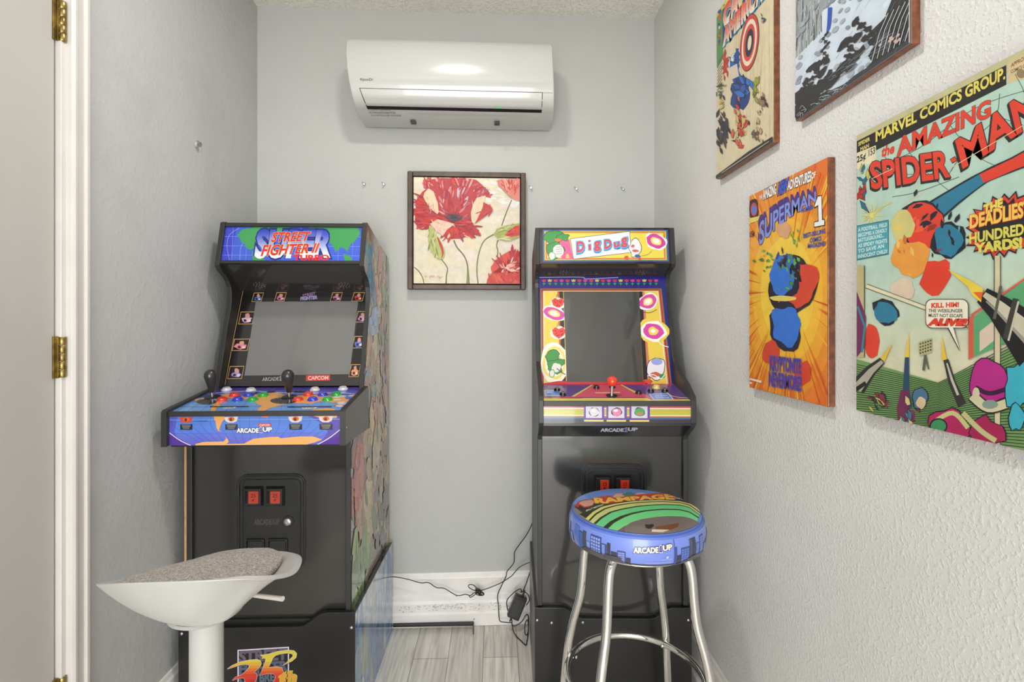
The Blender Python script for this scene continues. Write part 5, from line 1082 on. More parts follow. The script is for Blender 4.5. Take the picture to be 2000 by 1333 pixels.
# big gun barrel
A.line([(1918, 578), (1950, 602), (2030, 680)], [34, 52, 110], (26, 26, 28)); A.line([(1922, 576), (1952, 598), (2030, 668)], [10, 18, 40], (196, 190, 168)); A.line([(1926, 590), (1950, 612), (2030, 700)], [3, 5, 9], (150, 146, 130)); A.line([(1955, 560), (1942, 625)], 6, (90, 88, 80)); A.line([(1985, 585), (1964, 665)], 12, (60, 58, 54)); A.line([(1990, 590), (1970, 668)], 4, (190, 186, 166))
A.poly([(1920, 565), (1916, 592), (1900, 580), (1890, 562), (1850, 527), (1896, 550)], (228, 200, 70)); A.poly([(1920, 572), (1916, 588), (1900, 572)], (220, 100, 40))
A.prism = None
sp_ = rrect(1808, 1890, 587, 642, 12, 4); A.poly([(x+(x-1849)*.03, y+(y-614)*.05) for x, y in sp_], (40, 40, 36)); A.poly([(1848, 640), (1862, 640), (1874, 690)], (60, 60, 50)); A.poly(sp_, (232, 226, 204)); A.poly([(1850, 638), (1860, 638), (1873, 684)], (232, 226, 204))
A.text('KILL HIM!', (1819, 603), (1872, 601), 9, RS, off=.05); A.text('THE WEBSLINGER', (1813, 612), (1880, 612), 6.5, (50, 46, 44), off=.02); A.text('MUST NOT ESCAPE', (1813, 621), (1880, 622), 6.5, (50, 46, 44), off=.02); A.text('ALIVE!', (1814, 637), (1884, 638), 12, RS, off=.08, slant=4, outline=(50, 20, 20), oo=.1)
fin(A, t, 0.8790, 1.047)

# --- cream cover with navy title, sheet = crop 1380,0 scale 3.507 (rows 0..), far edge x=50, near edge x=440
t = plaque('cover_plaque', 'tall wooden plaque with a cream comic cover, navy title band and red ringed disc', 1.4500, 1.613)
A = Art(PW, PH, [(65, 1235), (440, 935), (430, -225), (48, 118)], dz=6e-6); random.seed(29)
A.bg((214, 200, 166)); 
for k in range(24): x = random.uniform(200, 440); A.line([(x, random.uniform(100, 500)), (x+random.uniform(-30, 30), random.uniform(600, 1000))], 2, (194, 176, 138))
A.poly([(40, 128), (100, 60), (106, 420), (56, 500)], (84, 140, 80)); A.poly([(95, 80), (440, -240), (430, 100), (100, 372)], (34, 62, 110)); A.poly([(40, 120), (440, -235), (440, -180), (48, 150)], (196, 190, 90))
A.text('MARVEL COMICS GROUP', (98, 100), (430, -190), 36, (216, 206, 120), h2=36, off=.04); A.poly([(95, 112), (440, -190), (440, -186), (95, 116)], (30, 30, 40))
def tri_text(s_, bl, br_, h, h2):
    A.text(s_, (bl[0]+7, bl[1]+9), (br_[0]+7, br_[1]+9), h, (20, 110, 160), h2=h2, off=.10, outline=(200, 206, 120), oo=.13)
    A.text(s_, bl, br_, h, (226, 214, 170), h2=h2, off=.09, grad=((228, 222, 200), (216, 70, 50)))
tri_text('CAPTAIN', (106, 222), (424, -34), 118, 120); tri_text('AMERICA', (108, 345), (370, 120), 100, 110)
A.ell(74, 150, 9, 28, (206, 80, 60), 16); shards(A, 74, 270, 8, 110, 14, [(40, 80, 160), (206, 200, 190), (180, 60, 50)], 14, 1.5, asp=2)
for k in range(9): A.line([(62, 470+k*22), (100, 415+k*22)], 4, (70, 66, 60))
shards(A, 125, 470, 18, 90, 14, [(206, 70, 40), (180, 50, 40)], 30, 1.4); shards(A, 195, 470, 46, 80, 22, [(40, 90, 180), (30, 70, 150), (200, 214, 226)], 34, 1.2, asp=2)
A.blob(232, 670, 72, 96, (30, 60, 120), 20, .25); shards(A, 240, 640, 60, 70, 16, [(50, 110, 190), (40, 84, 160), (34, 60, 120)], 40, .9, asp=2.4); A.poly([(160, 500), (210, 480), (226, 560), (170, 580)], (206, 196, 180))
A.ell(291, 364, 60, 172, (30, 30, 34), 40, .10); A.ell(291, 364, 57, 168, (196, 66, 52), 40, .10); A.ell(291, 364, 47, 140, (228, 210, 190), 40, .10); A.ell(291, 364, 37, 112, (204, 70, 56), 40, .10); A.ell(293, 366, 26, 84, (34, 40, 60), 36, .10); A.ell(294, 366, 12, 44, (222, 208, 180), 30, .10)
shards(A, 235, 850, 46, 130, 44, [(190, 60, 46), (206, 90, 60), (200, 180, 110), (40, 40, 50)], 26, 1.3); shards(A, 115, 900, 40, 160, 34, [(28, 28, 32), (44, 42, 50), (60, 54, 60)], 40, 1.3, inkp=0)
shards(A, 335, 640, 14, 110, 18, [(150, 150, 60), (120, 120, 60)], 22, 1.4); shards(A, 375, 740, 26, 80, 18, [(200, 170, 130), (150, 120, 90), (60, 50, 50)], 18, 1.3); shards(A, 350, 900, 30, 80, 18, [(196, 160, 120), (110, 90, 70)], 18, 1.4); shards(A, 375, 240, 10, 40, 8, [(60, 70, 90), (160, 160, 170)], 14, 1.2)
shards(A, 90, 640, 22, 60, 18, [(90, 120, 70), (120, 130, 90), (60, 70, 50)], 16, -.6); shards(A, 95, 740, 20, 30, 10, [(206, 180, 90), (150, 130, 60)], 18, -.6)
A.poly([(62, 1215), (300, 1010), (440, 905), (440, 940), (65, 1240)], (36, 34, 36)); A.line([(110, 1185), (420, 935)], 3, (200, 190, 160))
fin(A, t, 1.4490, 1.613)

# --- black and white rain cover, sheet = crop 1540,0 scale 5.331, far edge x=35, near edge x=1235
t = plaque('cover_plaque', 'wooden plaque with a black, white and pale blue streaked drawing high on the right wall', 1.0630, 1.6265)
cropH = lambda x: 0
# corners: far bottom (52,1268), near bottom (1238,352); far top and near top continue above the frame
A = Art(PW, PH, [(52, 1268), (1238, 352), (1170, -3300), (-10, -1790)], dz=5e-6); random.seed(31)
LB = (186, 206, 226); A.bg((206, 216, 226))
A.poly([(0, -2000), (700, -2600), (640, -700), (20, 400)], (150, 156, 158)); A.poly([(20, 440), (330, 90), (330, -400), (20, -100)], (150, 156, 156))
for k in range(60): x = random.uniform(30, 330); y0 = random.uniform(-400, 200); A.line([(x, y0), (x+random.uniform(-12, 12), y0+120), (x+random.uniform(-16, 16), y0+random.uniform(200, 300))], random.uniform(3, 8), random.choice([(90, 96, 100), (190, 196, 200), (60, 62, 66)]))
A.poly([(40, 425), (350, 95), (650, -250), (2000, -1500), (1300, 300), (60, 1260)], (200, 212, 224))
for k in range(170):
    x = random.uniform(60, 1100); y = random.uniform(-900, 1000)-x*.35; L = random.uniform(30, 90); c = random.choice([LB, (222, 230, 238), (170, 190, 214), (236, 240, 244)]); A.line([(x, y+L), (x+L*.55, y)], random.uniform(4, 18), c, taper=True)
for k in range(70):
    x = random.uniform(60, 900); y = random.uniform(-500, 1000)-x*.45; A.ell(x, y, random.uniform(14, 30), random.uniform(26, 56), random.choice([(146, 156, 166), (160, 168, 176), (132, 142, 152)]), 14, .6)
A.line([(395, 130), (412, 70), (420, 0), (425, -200)], [8, 34, 40, 44], (40, 80, 180)); A.poly([(1000, -10), (1120, -400), (1250, -500), (1100, 60)], (40, 42, 46))
INK = (40, 38, 40)
def zig(x, y, n, dx, dy, w_):
    P = [(x, y)]
    for k in range(n): P.append((P[-1][0]+dx*random.uniform(.2, 1.3)+random.choice([-1, 1])*w_*1.6, P[-1][1]+dy*random.uniform(.6, 1.3)))
    A.line(P, [w_*random.uniform(.3, 1.4) for _ in P], INK)
    for p in P: A.blob(p[0], p[1], w_*.7, w_*random.uniform(.8, 2.2), INK, 10, .5, .6)
zig(390, 140, 9, -4, 40, 20); zig(400, 480, 10, -16, 52, 44); zig(700, 20, 7, -12, 60, 44); zig(700, 240, 12, -22, 56, 54); zig(360, 760, 10, -26, 44, 60); zig(130, 860, 7, -12, 50, 50)
A.poly([(1235, -600), (1240, 360), (60, 1270), (55, 1100), (200, 1010), (330, 930), (420, 870), (560, 860), (640, 760), (800, 650), (880, 540), (840, 470), (900, 330), (860, 260), (930, 180), (820, 210), (960, 60), (1060, -60), (1100, -400)], INK)
A.poly([(380, 950), (480, 860), (600, 800), (700, 700), (900, 560), (1238, 300), (1238, 352), (52, 1268), (200, 1140)], (48, 56, 62))
for k in range(60):
    x = random.uniform(420, 1000); y = 1130-x*.72+random.uniform(-170, 0); A.line([(x, y), (x+random.uniform(60, 160), y-random.uniform(50, 140))], random.uniform(3, 9), random.choice([LB, (216, 226, 236), (150, 170, 190), INK]), taper=True)
for k in range(60):
    x = random.uniform(820, 1200); y = random.uniform(-300, 560)-(x-820)*.5; L = random.uniform(20, 120); A.line([(x, y+L), (x+L*.4, y)], random.uniform(2, 5), random.choice([(206, 206, 206), (150, 150, 150), (190, 200, 206)]), taper=True)
for k in range(7): x = 880+k*52; A.line([(x, 1130-x*.68+10), (x+70, 1130-x*.68-330), (x+150, 1130-x*.68-560)], 6, (206, 212, 216))
for k in range(26): x = random.uniform(60, 700); y = 1290-x*.66+random.uniform(-130, -20); A.line([(x, y), (x+random.uniform(20, 60), y-random.uniform(0, 50)), (x+random.uniform(20, 90), y+random.uniform(-30, 20))], 4, (200, 206, 212), 4)
for k in range(8): A.ell(random.uniform(960, 1180), random.uniform(250, 420)-60, 14, 22, (196, 170, 160), 10, .6)
A.poly([(1228, 350), (1240, 350), (1180, -3000), (1168, -3000)], (214, 196, 170))
fin(A, t, 1.0620, 1.6265)

# ================================================================= chrome stool with printed vinyl seat
CXs, CYs, ZT = 0.366, 1.330, 0.710
CS = thing('bar_stool', 'chrome legged bar stool with round printed vinyl seat before the right cabinet', 'stool', (CXs, CYs, 0))
RS_ = 0.1745; T = Matrix.Translation((CXs, CYs, 0))
prof = [(0.0001, 0.632), (0.160, 0.632), (0.170, 0.634), (0.1745, 0.640), (0.1764, 0.648), (0.1775, 0.657), (0.1778, 0.665), (0.1775, 0.673), (0.1764, 0.682), (0.1745, 0.690), (0.172, 0.6985), (0.1700, 0.7005)]+[(r_, 0.7145-0.0095*(r_/0.167)**2) for r_ in (0.1675, 0.16, 0.14, 0.12, 0.10, 0.08, 0.06, 0.04, 0.02, 0.0001)]
seat = MB().lathe(prof, T, 160, cap=False).build('seat', mat('seat_vinyl_blue', (96, 124, 206), 0.3, coat=0.4), CS, smooth=True)
MB().tube([(CXs+0.1700*math.cos(a), CYs+0.1700*math.sin(a), 0.7012) for a in [2*PI*k/72 for k in range(72)]], 0.0022, 8, closed=True).build('piping', mat('seat_piping_blue', (70, 100, 190), 0.35), seat, smooth=True)
MB().lathe([(0.0001, 0.622), (0.150, 0.622), (0.1520, 0.624), (0.1520, 0.632), (0.0001, 0.632)], T, 48).build('swivel_plate', M_chrome, CS, smooth=True)
def topz(r): 
    return 0.7145-0.0095*(r/0.167)**2
# seat-top print; sheet = crop 1100,940 scale 7.143, laid on the seat plane
circ = [(0.1675*math.cos(2*PI*k/60), 0.1675*math.sin(2*PI*k/60)) for k in range(60)]
dst = [(0.1352-CXs, 1.0213-CYs), (0.4221-CXs, 1.0121-CYs), (0.655-CXs, 1.5708-CYs), (0.2098-CXs, 1.585-CYs)]
A = Art(1, 1, [(0, 1214), (2000, 1214), (2000, 0), (0, 0)], dst=dst, clips=[circ], dz=1.5e-5, z0=9e-4)
random.seed(12)
A.bg((104, 146, 220))
A.poly([(-200, 330), (140, 350), (300, 470), (380, 640), (-200, 900)], (120, 118, 112)); A.poly([(110, 400), (260, 460), (430, 560), (400, 640), (60, 520)], (132, 130, 120)); A.line([(200, 500), (330, 455), (460, 520)], 8, (90, 88, 80), 5)
A.poly([(130, 380), (250, 300), (420, 300), (700, 360), (1560, 290), (1700, 250), (1900, 340), (2050, 420), (2000, 520), (1750, 400), (1500, 380), (900, 430), (500, 480), (330, 520), (220, 460)], (56, 48, 38))
A.poly([(140, 372), (190, 310), (300, 290), (360, 300), (350, 420), (250, 430), (200, 420)], (60, 30, 24)); A.poly([(138, 376), (180, 318), (240, 300), (230, 330), (190, 400)], (200, 50, 46))
A.blob(320, 350, 96, 44, (216, 160, 140), 16, .25, out=(190, 60, 50), ow=14); A.blob(770, 262, 80, 42, (216, 176, 150), 16, .25, out=(190, 60, 50), ow=8); A.blob(920, 245, 84, 38, (60, 140, 110), 18, .35, out=(30, 80, 60), ow=6); A.blob(1080, 232, 84, 34, (220, 170, 160), 16, .25); A.blob(1540, 225, 76, 40, (220, 150, 160), 16, .3, out=(190, 60, 60), ow=8)
A.poly([(370, 290), (470, 268), (640, 250), (700, 300), (1290, 200), (1400, 180), (1580, 260), (1560, 300), (1100, 320), (540, 392), (450, 380)], (206, 54, 40))
YE = (240, 200, 76)
A.text('RAMPAGE', (450, 384), (1560, 292), 100, YE, h2=100, off=.045, slant=-34, outline=(206, 54, 40), oo=.075, warp=lambda x, y, u, q: (x, (384-92*u)+(y-(384-92*u))*(1-0.40*math.sin(PI*u))))
def band2(up_, lo_, c): A.poly(up_+list(reversed(lo_)), c)
L0 = [(290, 560), (400, 480), (520, 425), (700, 390), (1000, 352), (1400, 322), (1650, 316), (1800, 345), (1960, 440)]
L1 = [(330, 585), (430, 505), (560, 445), (720, 408), (1000, 372), (1400, 340), (1650, 334), (1790, 362), (1950, 470)]
L2 = [(350, 600), (450, 520), (580, 458), (740, 420), (1010, 384), (1400, 352), (1650, 346), (1780, 374), (1945, 486)]
L3 = [(400, 630), (500, 560), (640, 496), (800, 462), (1040, 424), (1400, 388), (1660, 378), (1780, 402), (1930, 500)]
L4 = [(430, 645), (530, 575), (670, 508), (820, 476), (1050, 438), (1400, 400), (1660, 390), (1780, 414), (1930, 512)]
L5 = [(530, 690), (640, 620), (800, 556), (950, 520), (1150, 486), (1400, 458), (1640, 448), (1780, 470), (1920, 540)]
L6 = [(590, 720), (700, 640), (850, 576), (980, 538), (1160, 502), (1400, 474), (1640, 464), (1780, 486), (1910, 556)]
L7 = [(700, 800), (830, 700), (950, 640), (1100, 604), (1300, 574), (1500, 556), (1700, 552), (1800, 566), (1900, 600)]
band2([(x-80, y-60) for x, y in L0[:3]]+L0[3:], L7, (50, 58, 34)); band2(L0, L1, (226, 218, 130)); band2(L2, L3, (206, 212, 130)); band2(L4, L5, (110, 214, 140)); band2(L6, L7+[], (120, 220, 140))
A.poly([(560, 900), (720, 800)]+L7[1:]+[(2000, 700), (1900, 900)], (122, 112, 108))
A.poly([(690, 760), (860, 678), (860, 900), (600, 900)], (108, 90, 84)); A.blob(1210, 690, 70, 26, (44, 38, 40), 14, .4); A.poly([(1290, 700), (1640, 640), (1620, 690), (1480, 740), (1310, 730)], (122, 78, 46)); A.poly([(1250, 728), (1500, 730), (1400, 760), (1240, 756)], (226, 210, 196))
A.text('BALLY MIDWAY', (300, 470), (550, 402), 22, (230, 226, 214), off=.02); A.text('TM & ©', (1600, 275), (1720, 290), 20, (226, 222, 210), off=.02); A.poly([(1640, 330), (1800, 300), (2000, 420), (1950, 470), (1800, 360)], (180, 168, 130)) if False else None
A.build('seat_print', M_vinyl, seat, fn=lambda u, v, n_: (CXs+u, CYs+v, topz(math.hypot(u, v))+n_), cell=(0.0065, 0.0065))
# side band print: u = angle from the camera-facing front, v = height
W_b = 2*PI*0.1775; H_b = 0.0585
A = Art(W_b, H_b, dz=2.2e-5, z0=7e-4); A.bg((120, 142, 224)); A.m = lambda p: (W_b/2+0.052+p[0], p[1]); random.seed(4)
A.rect(-W_b/2, 0, W_b/2, 0.004, (70, 66, 66)); 
def build_(x, w_, h_, c, win=None, y0=0.0):
    A.rect(x, y0, x+w_, y0+h_, (36, 44, 84)); A.rect(x+0.0009, y0, x+w_-0.0009, y0+h_-0.0009, c)
    if win:
        nx, ny, cw = win
        for i in range(nx):
            for k in range(ny):
                xx = x+0.002+(w_-0.004)*i/nx; zz = y0+0.002+(h_-0.004)*k/ny
                A.rect(xx, zz, xx+(w_-0.004)/nx*0.72, zz+(h_-0.004)/ny*0.68, cw, False)
        A.up()
CB = [(90, 126, 206), (66, 84, 146), (110, 140, 220), (60, 60, 76), (120, 150, 226), (84, 84, 90)]; CWn = [(140, 166, 236), (96, 130, 210), (150, 170, 236)]
x = -0.30
layout = [(-0.235, 0.022, 0.046, CB[0], (3, 8, CWn[1])), (-0.212, 0.024, 0.036, CB[1], (5, 8, CWn[1])), (-0.196, 0.012, 0.040, CB[5], None), (-0.182, 0.012, 0.024, CB[4], (2, 4, CWn[2])), (-0.168, 0.030, 0.040, CB[1], (4, 6, CWn[2])),
          (-0.136, 0.014, 0.030, CB[1], (1, 9, CWn[0])), (-0.120, 0.008, 0.034, CB[3], None), (-0.110, 0.014, 0.020, CB[3], None), (-0.094, 0.018, 0.024, CB[1], (4, 5, CWn[2])), (-0.074, 0.010, 0.013, CB[3], None),
          (0.042, 0.006, 0.034, CB[1], None), (0.049, 0.010, 0.018, CB[3], None), (0.060, 0.026, 0.030, CB[1], (3, 6, CWn[1])), (0.088, 0.008, 0.046, CB[5], None), (0.098, 0.012, 0.044, CB[3], None), (0.112, 0.014, 0.030, CB[0], (3, 6, CWn[1])), (0.130, 0.020, 0.040, CB[1], (4, 8, CWn[0]))]
for q in layout: build_(q[0], q[1]*1.08, min(0.052, q[2]*1.22), *q[3:])
for k in range(16):
    x = 0.155+k*0.018 if k < 12 else -0.26-(k-12)*0.02
    if x < W_b/2-0.02: build_(x, 0.015, random.uniform(0.02, 0.045), random.choice(CB), (3, 6, random.choice(CWn)))
A.poly([(-0.21, 0), (-0.18, 0.014), (-0.10, 0.009), (-0.06, 0)], (84, 80, 84)); A.poly([(0.045, 0), (0.10, 0.012), (0.16, 0.006), (0.16, 0)], (84, 80, 84)); A.rect(-0.128, 0.004, -0.084, 0.014, (76, 72, 78))
A.rect(0.040, 0, 0.0415, H_b, (60, 70, 150))
A2 = A; old = A.m
A.m = lambda p: (W_b/2+0.052+p[0], -p[1])
arcade_logo(A, (-0.056, -0.0300), (0.034, -0.0350), 0.0115, dark=(50, 44, 80), mid=(60, 50, 150), lite=(236, 228, 216))
A.ell(0.022, -0.021, 0.0035, 0.0035, (180, 196, 240), 10); A.text('OFFICIALLY LICENSED', (0.008, -0.0150), (0.034, -0.0150), 0.0022, (190, 200, 240)); A.text('© ALL RIGHTS RESERVED MADE FOR ARCADE1UP', (-0.030, -0.0070), (0.030, -0.0085), 0.0022, (180, 192, 236))
def rside(z):
    return 0.1778-0.0060*((z-0.665)/0.034)**2
A0 = math.atan2(-CYs, -CXs)    # the point of the rim that faces the camera
def bandfn(u, v, n_):
    a = A0+(u-W_b/2)/0.1775; z = 0.6365+v; r_ = rside(z)+n_; return (CXs+r_*math.cos(a), CYs+r_*math.sin(a), z)
A.build('band_print', M_vinyl, seat, fn=bandfn, cell=(0.004, 0.004))
for deg in (48, 150, 228, 331):
    a = R(deg); c_, s_ = math.cos(a), math.sin(a)
    P = [(r_, z_) for r_, z_ in [(0.095, 0.616), (0.122, 0.612), (0.138, 0.592), (0.145, 0.560), (0.150, 0.500), (0.158, 0.440), (0.178, 0.370), (0.193, 0.300), (0.202, 0.230), (0.212, 0.120), (0.222, 0.012)]]
    lg = MB().tube([(CXs+r_*c_, CYs+r_*s_, z_) for r_, z_ in P], 0.0118, 20, smooth=5).build('leg', M_chrome, CS, smooth=True)
    MB().lathe([(0.0001, -0.002), (0.014, -0.0), (0.015, 0.004), (0.013, 0.020), (0.0118, 0.022)], Matrix.Translation((CXs+0.2225*c_, CYs+0.2225*s_, 0.0025)), 20).build('foot_cap', mat('black_rubber', (28, 28, 28), 0.6), lg, smooth=True)
    MB().lathe([(0.005, 0), (0.005, 0.002), (0.003, 0.004), (0.0001, 0.0045)], TR(CXs+0.170*c_, CYs+0.170*s_, 0.272) @ Matrix.Rotation(a+PI, 4, 'Z') @ Matrix.Rotation(R(90), 4, 'Y'), 12).build('bolt', M_chrome, lg, smooth=True)
MB().tube([(CXs+0.183*math.cos(a), CYs+0.183*math.sin(a), 0.272) for a in [2*PI*k/64 for k in range(64)]], 0.0098, 16, closed=True).build('foot_ring', M_chrome, CS, smooth=True)

CS.scale = (0.972, 0.972, 1.012)
# ================================================================= white shell stool
WX, WY = -0.560, 1.000
WS = thing('bar_stool', 'white moulded bar stool with a grey fleecy seat pad before the left cabinet', 'stool', (WX, WY, 0))
rim = [(-0.742, 0.974, 0.716), (-0.640, 0.892, 0.756), (-0.511, 0.857, 0.775), (-0.430, 0.870, 0.771), (-0.384, 0.905, 0.753), (-0.374, 0.973, 0.731), (-0.396, 1.063, 0.717), (-0.436, 1.124, 0.702), (-0.500, 1.168, 0.688), (-0.607, 1.195, 0.672), (-0.700, 1.150, 0.662), (-0.748, 1.070, 0.680)]
rimv = spline([Vector(p) for p in rim], 6, closed=True); NR = len(rimv)
base_c = Vector((-0.565, 0.990, 0.655)); vs = []; K = 18
for k in range(K+1):
    t = k/K                                   # 0 at the rim, 1 at the underside centre
    for p in rimv:
        h_ = p.z-base_c.z
        if t <= 0.72: q_ = t/0.72; w_ = max(0, min(1, (p.x+0.52)/0.12)); f = 1-0.60*(0.8*q_+0.2*q_**3); g = 1-lerp(0.45*q_+0.55*(1-(1-q_)**1.6), q_**2.0, w_)
        else: q_ = (t-0.72)/0.28; f = 0.40*(1-q_); g = 0.0-0.03*(1-(1-q_)**2)
        q = base_c+Vector(((p.x-base_c.x)*f, (p.y-base_c.y)*f, 0)); q.z = base_c.z+h_*g
        vs.append(q)
sh = MB(); fs = [(k*NR+i, k*NR+(i+1) % NR, (k+1)*NR+(i+1) % NR, (k+1)*NR+i) for k in range(K) for i in range(NR)]
inner = []
for k in range(K+1):
    for i in range(NR):
        q = vs[k*NR+i].copy(); q.z += 0.006 if k else 0.001
        d_ = (base_c-q); d_.z = 0
        if d_.length > 1e-4: q += d_.normalized()*(0.004 if k < K-1 else 0)
        inner.append(q)
n0 = len(vs); allv = vs+inner
fs2 = fs+[(n0+a, n0+d_, n0+c_, n0+b_) for a, b_, c_, d_ in fs]+[(i, n0+i, n0+(i+1) % NR, (i+1) % NR) for i in range(NR)]
shell = sh.add(allv, fs2).build('seat_shell', M_stoolw, WS, smooth=True, bevel=0.0015)
# seat pad: a soft looped pad that follows the shell
pc = Vector((-0.570, 1.020, 0))
pad = MB(); pr_ = []; padrim = [(-0.712, 0.985, 0.714), (-0.630, 0.925, 0.728), (-0.530, 0.893, 0.748), (-0.456, 0.900, 0.744), (-0.418, 0.935, 0.737), (-0.409, 1.000, 0.729), (-0.420, 1.066, 0.722), (-0.452, 1.112, 0.714), (-0.515, 1.148, 0.704), (-0.600, 1.165, 0.690), (-0.680, 1.128, 0.680), (-0.722, 1.060, 0.692)]
pv = spline([Vector(p) for p in padrim], 6, closed=True); NP = len(pv); PK_ = 16; pvs = []
padrim = [(x+(-0.018 if x > -0.5 else 0), y, z) for x, y, z in padrim]; pv = spline([Vector(p) for p in padrim], 6, closed=True)
pcent = Vector((-0.572, 1.022, 0.722))
for k in range(PK_+1):
    f = 1-(k/PK_)**1.15
    for p in pv:
        q = pcent.lerp(p, f); q.z += 0.010*(1-f*f)+0.004*(1-f**6)+0.0012*pnoise(q*180); pvs.append(q)
low = [Vector((p.x, p.y, p.z-0.010)) for p in pv]; mid = [Vector((p.x+(p.x-pcent.x)*0.012, p.y+(p.y-pcent.y)*0.012, p.z-0.005)) for p in pv]
nb = len(pvs); allp = pvs+mid+low
fp = [(k*NP+i, k*NP+(i+1) % NP, (k+1)*NP+(i+1) % NP, (k+1)*NP+i) for k in range(PK_) for i in range(NP)]+[(i, (i+1) % NP, nb+(i+1) % NP, nb+i) for i in range(NP)]+[(nb+i, nb+(i+1) % NP, nb+NP+(i+1) % NP, nb+NP+i) for i in range(NP)]+[tuple(nb+NP+i for i in range(NP))]
m_pad = bpy.data.materials.new('grey_looped_pad'); m_pad.use_nodes = True; nt = m_pad.node_tree; b = nt.nodes['Principled BSDF']; b.inputs['Roughness'].default_value = 0.95; b.inputs['Sheen Weight'].default_value = 0.3
tc = nt.nodes.new('ShaderNodeTexCoord'); v_ = nt.nodes.new('ShaderNodeTexVoronoi'); v_.inputs['Scale'].default_value = 330; nt.links.new(tc.outputs['Object'], v_.inputs['Vector'])
n_ = nt.nodes.new('ShaderNodeTexNoise'); n_.inputs['Scale'].default_value = 260; n_.inputs['Detail'].default_value = 3; nt.links.new(tc.outputs['Object'], n_.inputs['Vector'])
cr = nt.nodes.new('ShaderNodeValToRGB'); cr.color_ramp.elements[0].position = 0.36; cr.color_ramp.elements[1].position = 0.64; cr.color_ramp.elements[0].color = (*lin((142, 132, 124)), 1); cr.color_ramp.elements[1].color = (*lin((212, 204, 196)), 1)
nt.links.new(n_.outputs['Fac'], cr.inputs['Fac']); nt.links.new(cr.outputs['Color'], b.inputs['Base Color'])
bp = nt.nodes.new('ShaderNodeBump'); bp.inputs['Strength'].default_value = 0.9; bp.inputs['Distance'].default_value = 0.004; nt.links.new(v_.outputs['Distance'], bp.inputs['Height']); nt.links.new(bp.outputs['Normal'], b.inputs['Normal'])
pad.add(allp, fp).build('seat_pad', m_pad, WS, smooth=True)
MB().lathe([(0.0290, 0.030), (0.0290, 0.655)], Matrix.Translation((WX+0.006, WY, 0)), 40).build('column', M_stoolw, WS, smooth=True)
MB().lathe([(0.0001, 0.0), (0.19, 0.0), (0.195, 0.004), (0.19, 0.010), (0.12, 0.020), (0.06, 0.030), (0.045, 0.045), (0.031, 0.055), (0.0001, 0.055)], Matrix.Translation((WX+0.006, WY, 0)), 56).build('base', M_stoolw, WS, smooth=True)
MB().lathe([(0.0001, 0.646), (0.060, 0.646), (0.064, 0.649), (0.060, 0.653), (0.0001, 0.654)], Matrix.Translation((WX+0.006, WY, 0)), 40).build('swivel_plate', M_stoolw, WS, smooth=True)
MB().tube([(-0.555, 1.035, 0.662), (-0.470, 1.006, 0.674), (-0.396, 0.966, 0.687)], [0.004, 0.004, 0.0046], 12, smooth=0).build('height_lever', mat('lever_plastic', (206, 198, 188), 0.35), WS, smooth=True)

# ================================================================= cords, power adapter, metal strip
c1 = thing('power_cable', 'thin black cord drooping along the baseboard with a tied bundle in the middle', 'cord', (-0.15, 2.02, 0.15))
yy = 2.014
pts = [(-0.42, yy, 0.205), (-0.3971, yy, 0.209), (-0.345, yy, 0.199), (-0.2934, yy, 0.184), (-0.262, yy, 0.184), (-0.2333, yy, 0.165), (-0.200, yy, 0.160), (-0.1531, yy, 0.1325), (-0.118, yy, 0.136), (-0.100, yy, 0.131), (-0.085, yy-0.003, 0.142), (-0.0666, yy-0.006, 0.151), (-0.035, yy-0.003, 0.158), (0.014, yy, 0.1755), (0.040, yy, 0.190), (0.0645, yy, 0.207), (0.090, yy, 0.236), (0.115, yy, 0.2505), (0.136, yy, 0.258)]
MB().tube([p for p in pts], 0.0018, 8, smooth=5).build('cord', M_cable, c1, smooth=True)
bd = MB(); random.seed(9)
for k in range(5):
    r1, r2 = random.uniform(0.010, 0.022), random.uniform(0.004, 0.009); a0 = random.uniform(-0.9, 0.9); cx, cz = -0.066+random.uniform(-0.008, 0.008), 0.150+random.uniform(-0.004, 0.004)
    bd.tube([(cx+r1*math.cos(q)*math.cos(a0)-r2*math.sin(q)*math.sin(a0), yy-0.008-0.002*k, cz+r1*math.cos(q)*math.sin(a0)+r2*math.sin(q)*math.cos(a0)) for q in [2*PI*j/16 for j in range(16)]], 0.0018, 8, closed=True, smooth=2)
bd.tube([(-0.066, yy-0.006, 0.150), (-0.085, yy-0.010, 0.176), (-0.104, yy-0.010, 0.178), (-0.104, yy-0.010, 0.168), (-0.086, yy-0.008, 0.156), (-0.066, yy-0.006, 0.150)], 0.0017, 8, smooth=4)
bd.tube([(-0.066, yy-0.006, 0.150), (-0.080, yy-0.006, 0.138), (-0.098, yy-0.004, 0.126), (-0.104, yy-0.004, 0.134)], 0.0017, 8, smooth=4)
bd.build('tied_bundle', M_cable, c1, smooth=True)
MB().tube([(-0.062, yy-0.020, 0.158), (-0.058, yy-0.022, 0.150), (-0.062, yy-0.020, 0.142), (-0.066, yy-0.002, 0.142), (-0.068, yy-0.001, 0.158), (-0.062, yy-0.020, 0.158)], 0.0022, 8, smooth=3).build('twist_tie', mat('tie_black', (20, 20, 20), 0.5), c1, smooth=True)

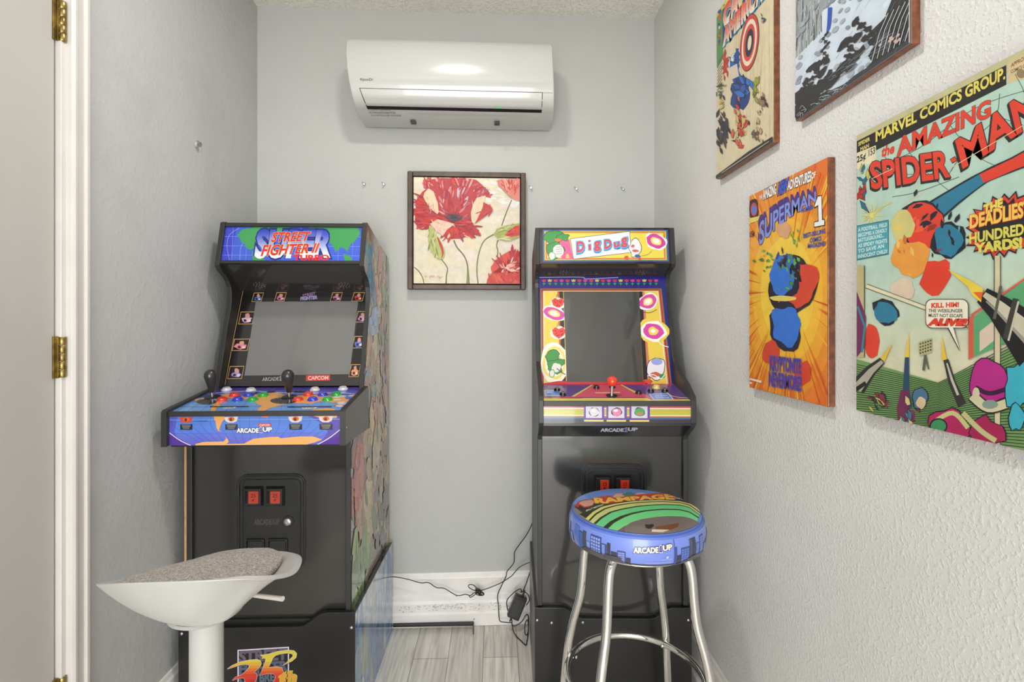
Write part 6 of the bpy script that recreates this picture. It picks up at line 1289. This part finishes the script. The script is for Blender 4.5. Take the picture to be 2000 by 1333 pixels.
ad = thing('power_adapter', 'black power adapter brick with looped cords leaning at the foot of the baseboard', 'power adapter', (0.083, 1.99, 0.03))
Tb = Matrix.Translation((0.083, 1.985, 0.100)) @ Matrix.Rotation(R(24), 4, 'Y') @ Matrix.Rotation(R(-6), 4, 'X')
MB().box(-0.024, 0.024, -0.014, 0.014, -0.044, 0.044, T=Tb).build('brick', mat('adapter_black', (44, 43, 42), 0.35), ad, bevel=0.004, seg=3)
MB().box(-0.017, 0.017, -0.0146, -0.0138, -0.034, 0.030, T=Tb).build('rating_label', mat('adapter_label', (58, 57, 55), 0.5), ad)
MB().lathe([(0.0045, 0), (0.004, 0.010), (0.0026, 0.024)], Tb @ Matrix.Translation((0.004, 0, 0.043)), 14).build('strain_relief', M_cable, ad, smooth=True)
MB().lathe([(0.0026, -0.018), (0.0045, 0.0)], Tb @ Matrix.Translation((-0.004, 0, -0.043)), 14).build('strain_relief', M_cable, ad, smooth=True)
MB().tube([(0.106, 1.985, 0.158), (0.120, 1.99, 0.190), (0.134, 2.0, 0.225), (0.139, 2.003, 0.245), (0.1415, 2.006, 0.262)], 0.0024, 8, smooth=5).build('lead', M_cable, ad, smooth=True)
MB().tube([(0.062, 1.985, 0.042), (0.068, 1.96, 0.020), (0.082, 1.945, 0.006), (0.096, 1.925, 0.004), (0.112, 1.900, 0.004), (0.118, 1.925, 0.004), (0.124, 1.960, 0.006), (0.128, 1.992, 0.020), (0.128, 1.996, 0.052), (0.120, 1.996, 0.062), (0.100, 1.985, 0.040), (0.072, 1.980, 0.028), (0.062, 1.982, 0.036)], 0.0021, 8, smooth=5).build('lead', M_cable, ad, smooth=True)
MB().tube([(0.124, 1.985, 0.050), (0.126, 1.975, 0.020), (0.120, 1.960, 0.006), (0.112, 1.965, 0.010), (0.114, 1.980, 0.036), (0.124, 1.985, 0.050)], 0.0020, 8, smooth=5).build('cord_loop', M_cable, ad, smooth=True)
MB().tube([(0.100, 2.000, 0.145), (0.098, 2.004, 0.158), (0.080, 2.006, 0.150), (0.046, 2.004, 0.118), (0.046, 2.000, 0.085), (0.060, 1.99, 0.055), (0.064, 1.985, 0.040)], 0.0020, 8, smooth=5).build('cord_loop', M_cable, ad, smooth=True)
MB().tube([(0.098, 2.004, 0.150), (0.124, 2.004, 0.140), (0.132, 2.0, 0.118), (0.120, 1.998, 0.098)], 0.0019, 8, smooth=5).build('cord_loop', M_cable, ad, smooth=True)

MB().tube([(0.1529, 2.030, 0.479), (0.152, 2.028, 0.455), (0.1448, 2.022, 0.409), (0.120, 2.018, 0.362), (0.078, 2.014, 0.306), (0.0735, 2.012, 0.280), (0.0703, 2.010, 0.257), (0.045, 2.008, 0.226), (0.040, 2.008, 0.205), (0.020, 2.006, 0.165), (0.0079, 2.004, 0.134), (0.011, 2.002, 0.090), (0.013, 2.000, 0.055), (0.018, 2.0, 0.036), (0.040, 1.995, 0.034), (0.060, 1.988, 0.036)], 0.0019, 8, smooth=5).build('wall_lead', M_cable, ad, smooth=True)
MB().lathe([(0.0018, 0.0), (0.0045, 0.006), (0.0050, 0.016), (0.002, 0.024), (0.0008, 0.032)], Matrix.Translation((0.1532, 2.030, 0.474)), 12).build('plug_tip', M_cable, ad, smooth=True)

st = thing('metal_strip', 'long black bent metal strip lying at the foot of the back baseboard', 'metal strip', (-0.24, 2.0, 0))
MB().box(-0.402, -0.086, 2.006, 2.022, 0.020, 0.0235).box(-0.402, -0.086, 2.020, 2.0225, 0.008, 0.0235).build('rail', M_cable, st, bevel=0.0006)
MB().prism([(-0.0895, 2.022), (-0.086, 2.022), (-0.084, 1.975), (-0.0865, 1.975)], 0.0005, 0.0235, axis='z').build('bent_end', M_cable, st, bevel=0.0006)
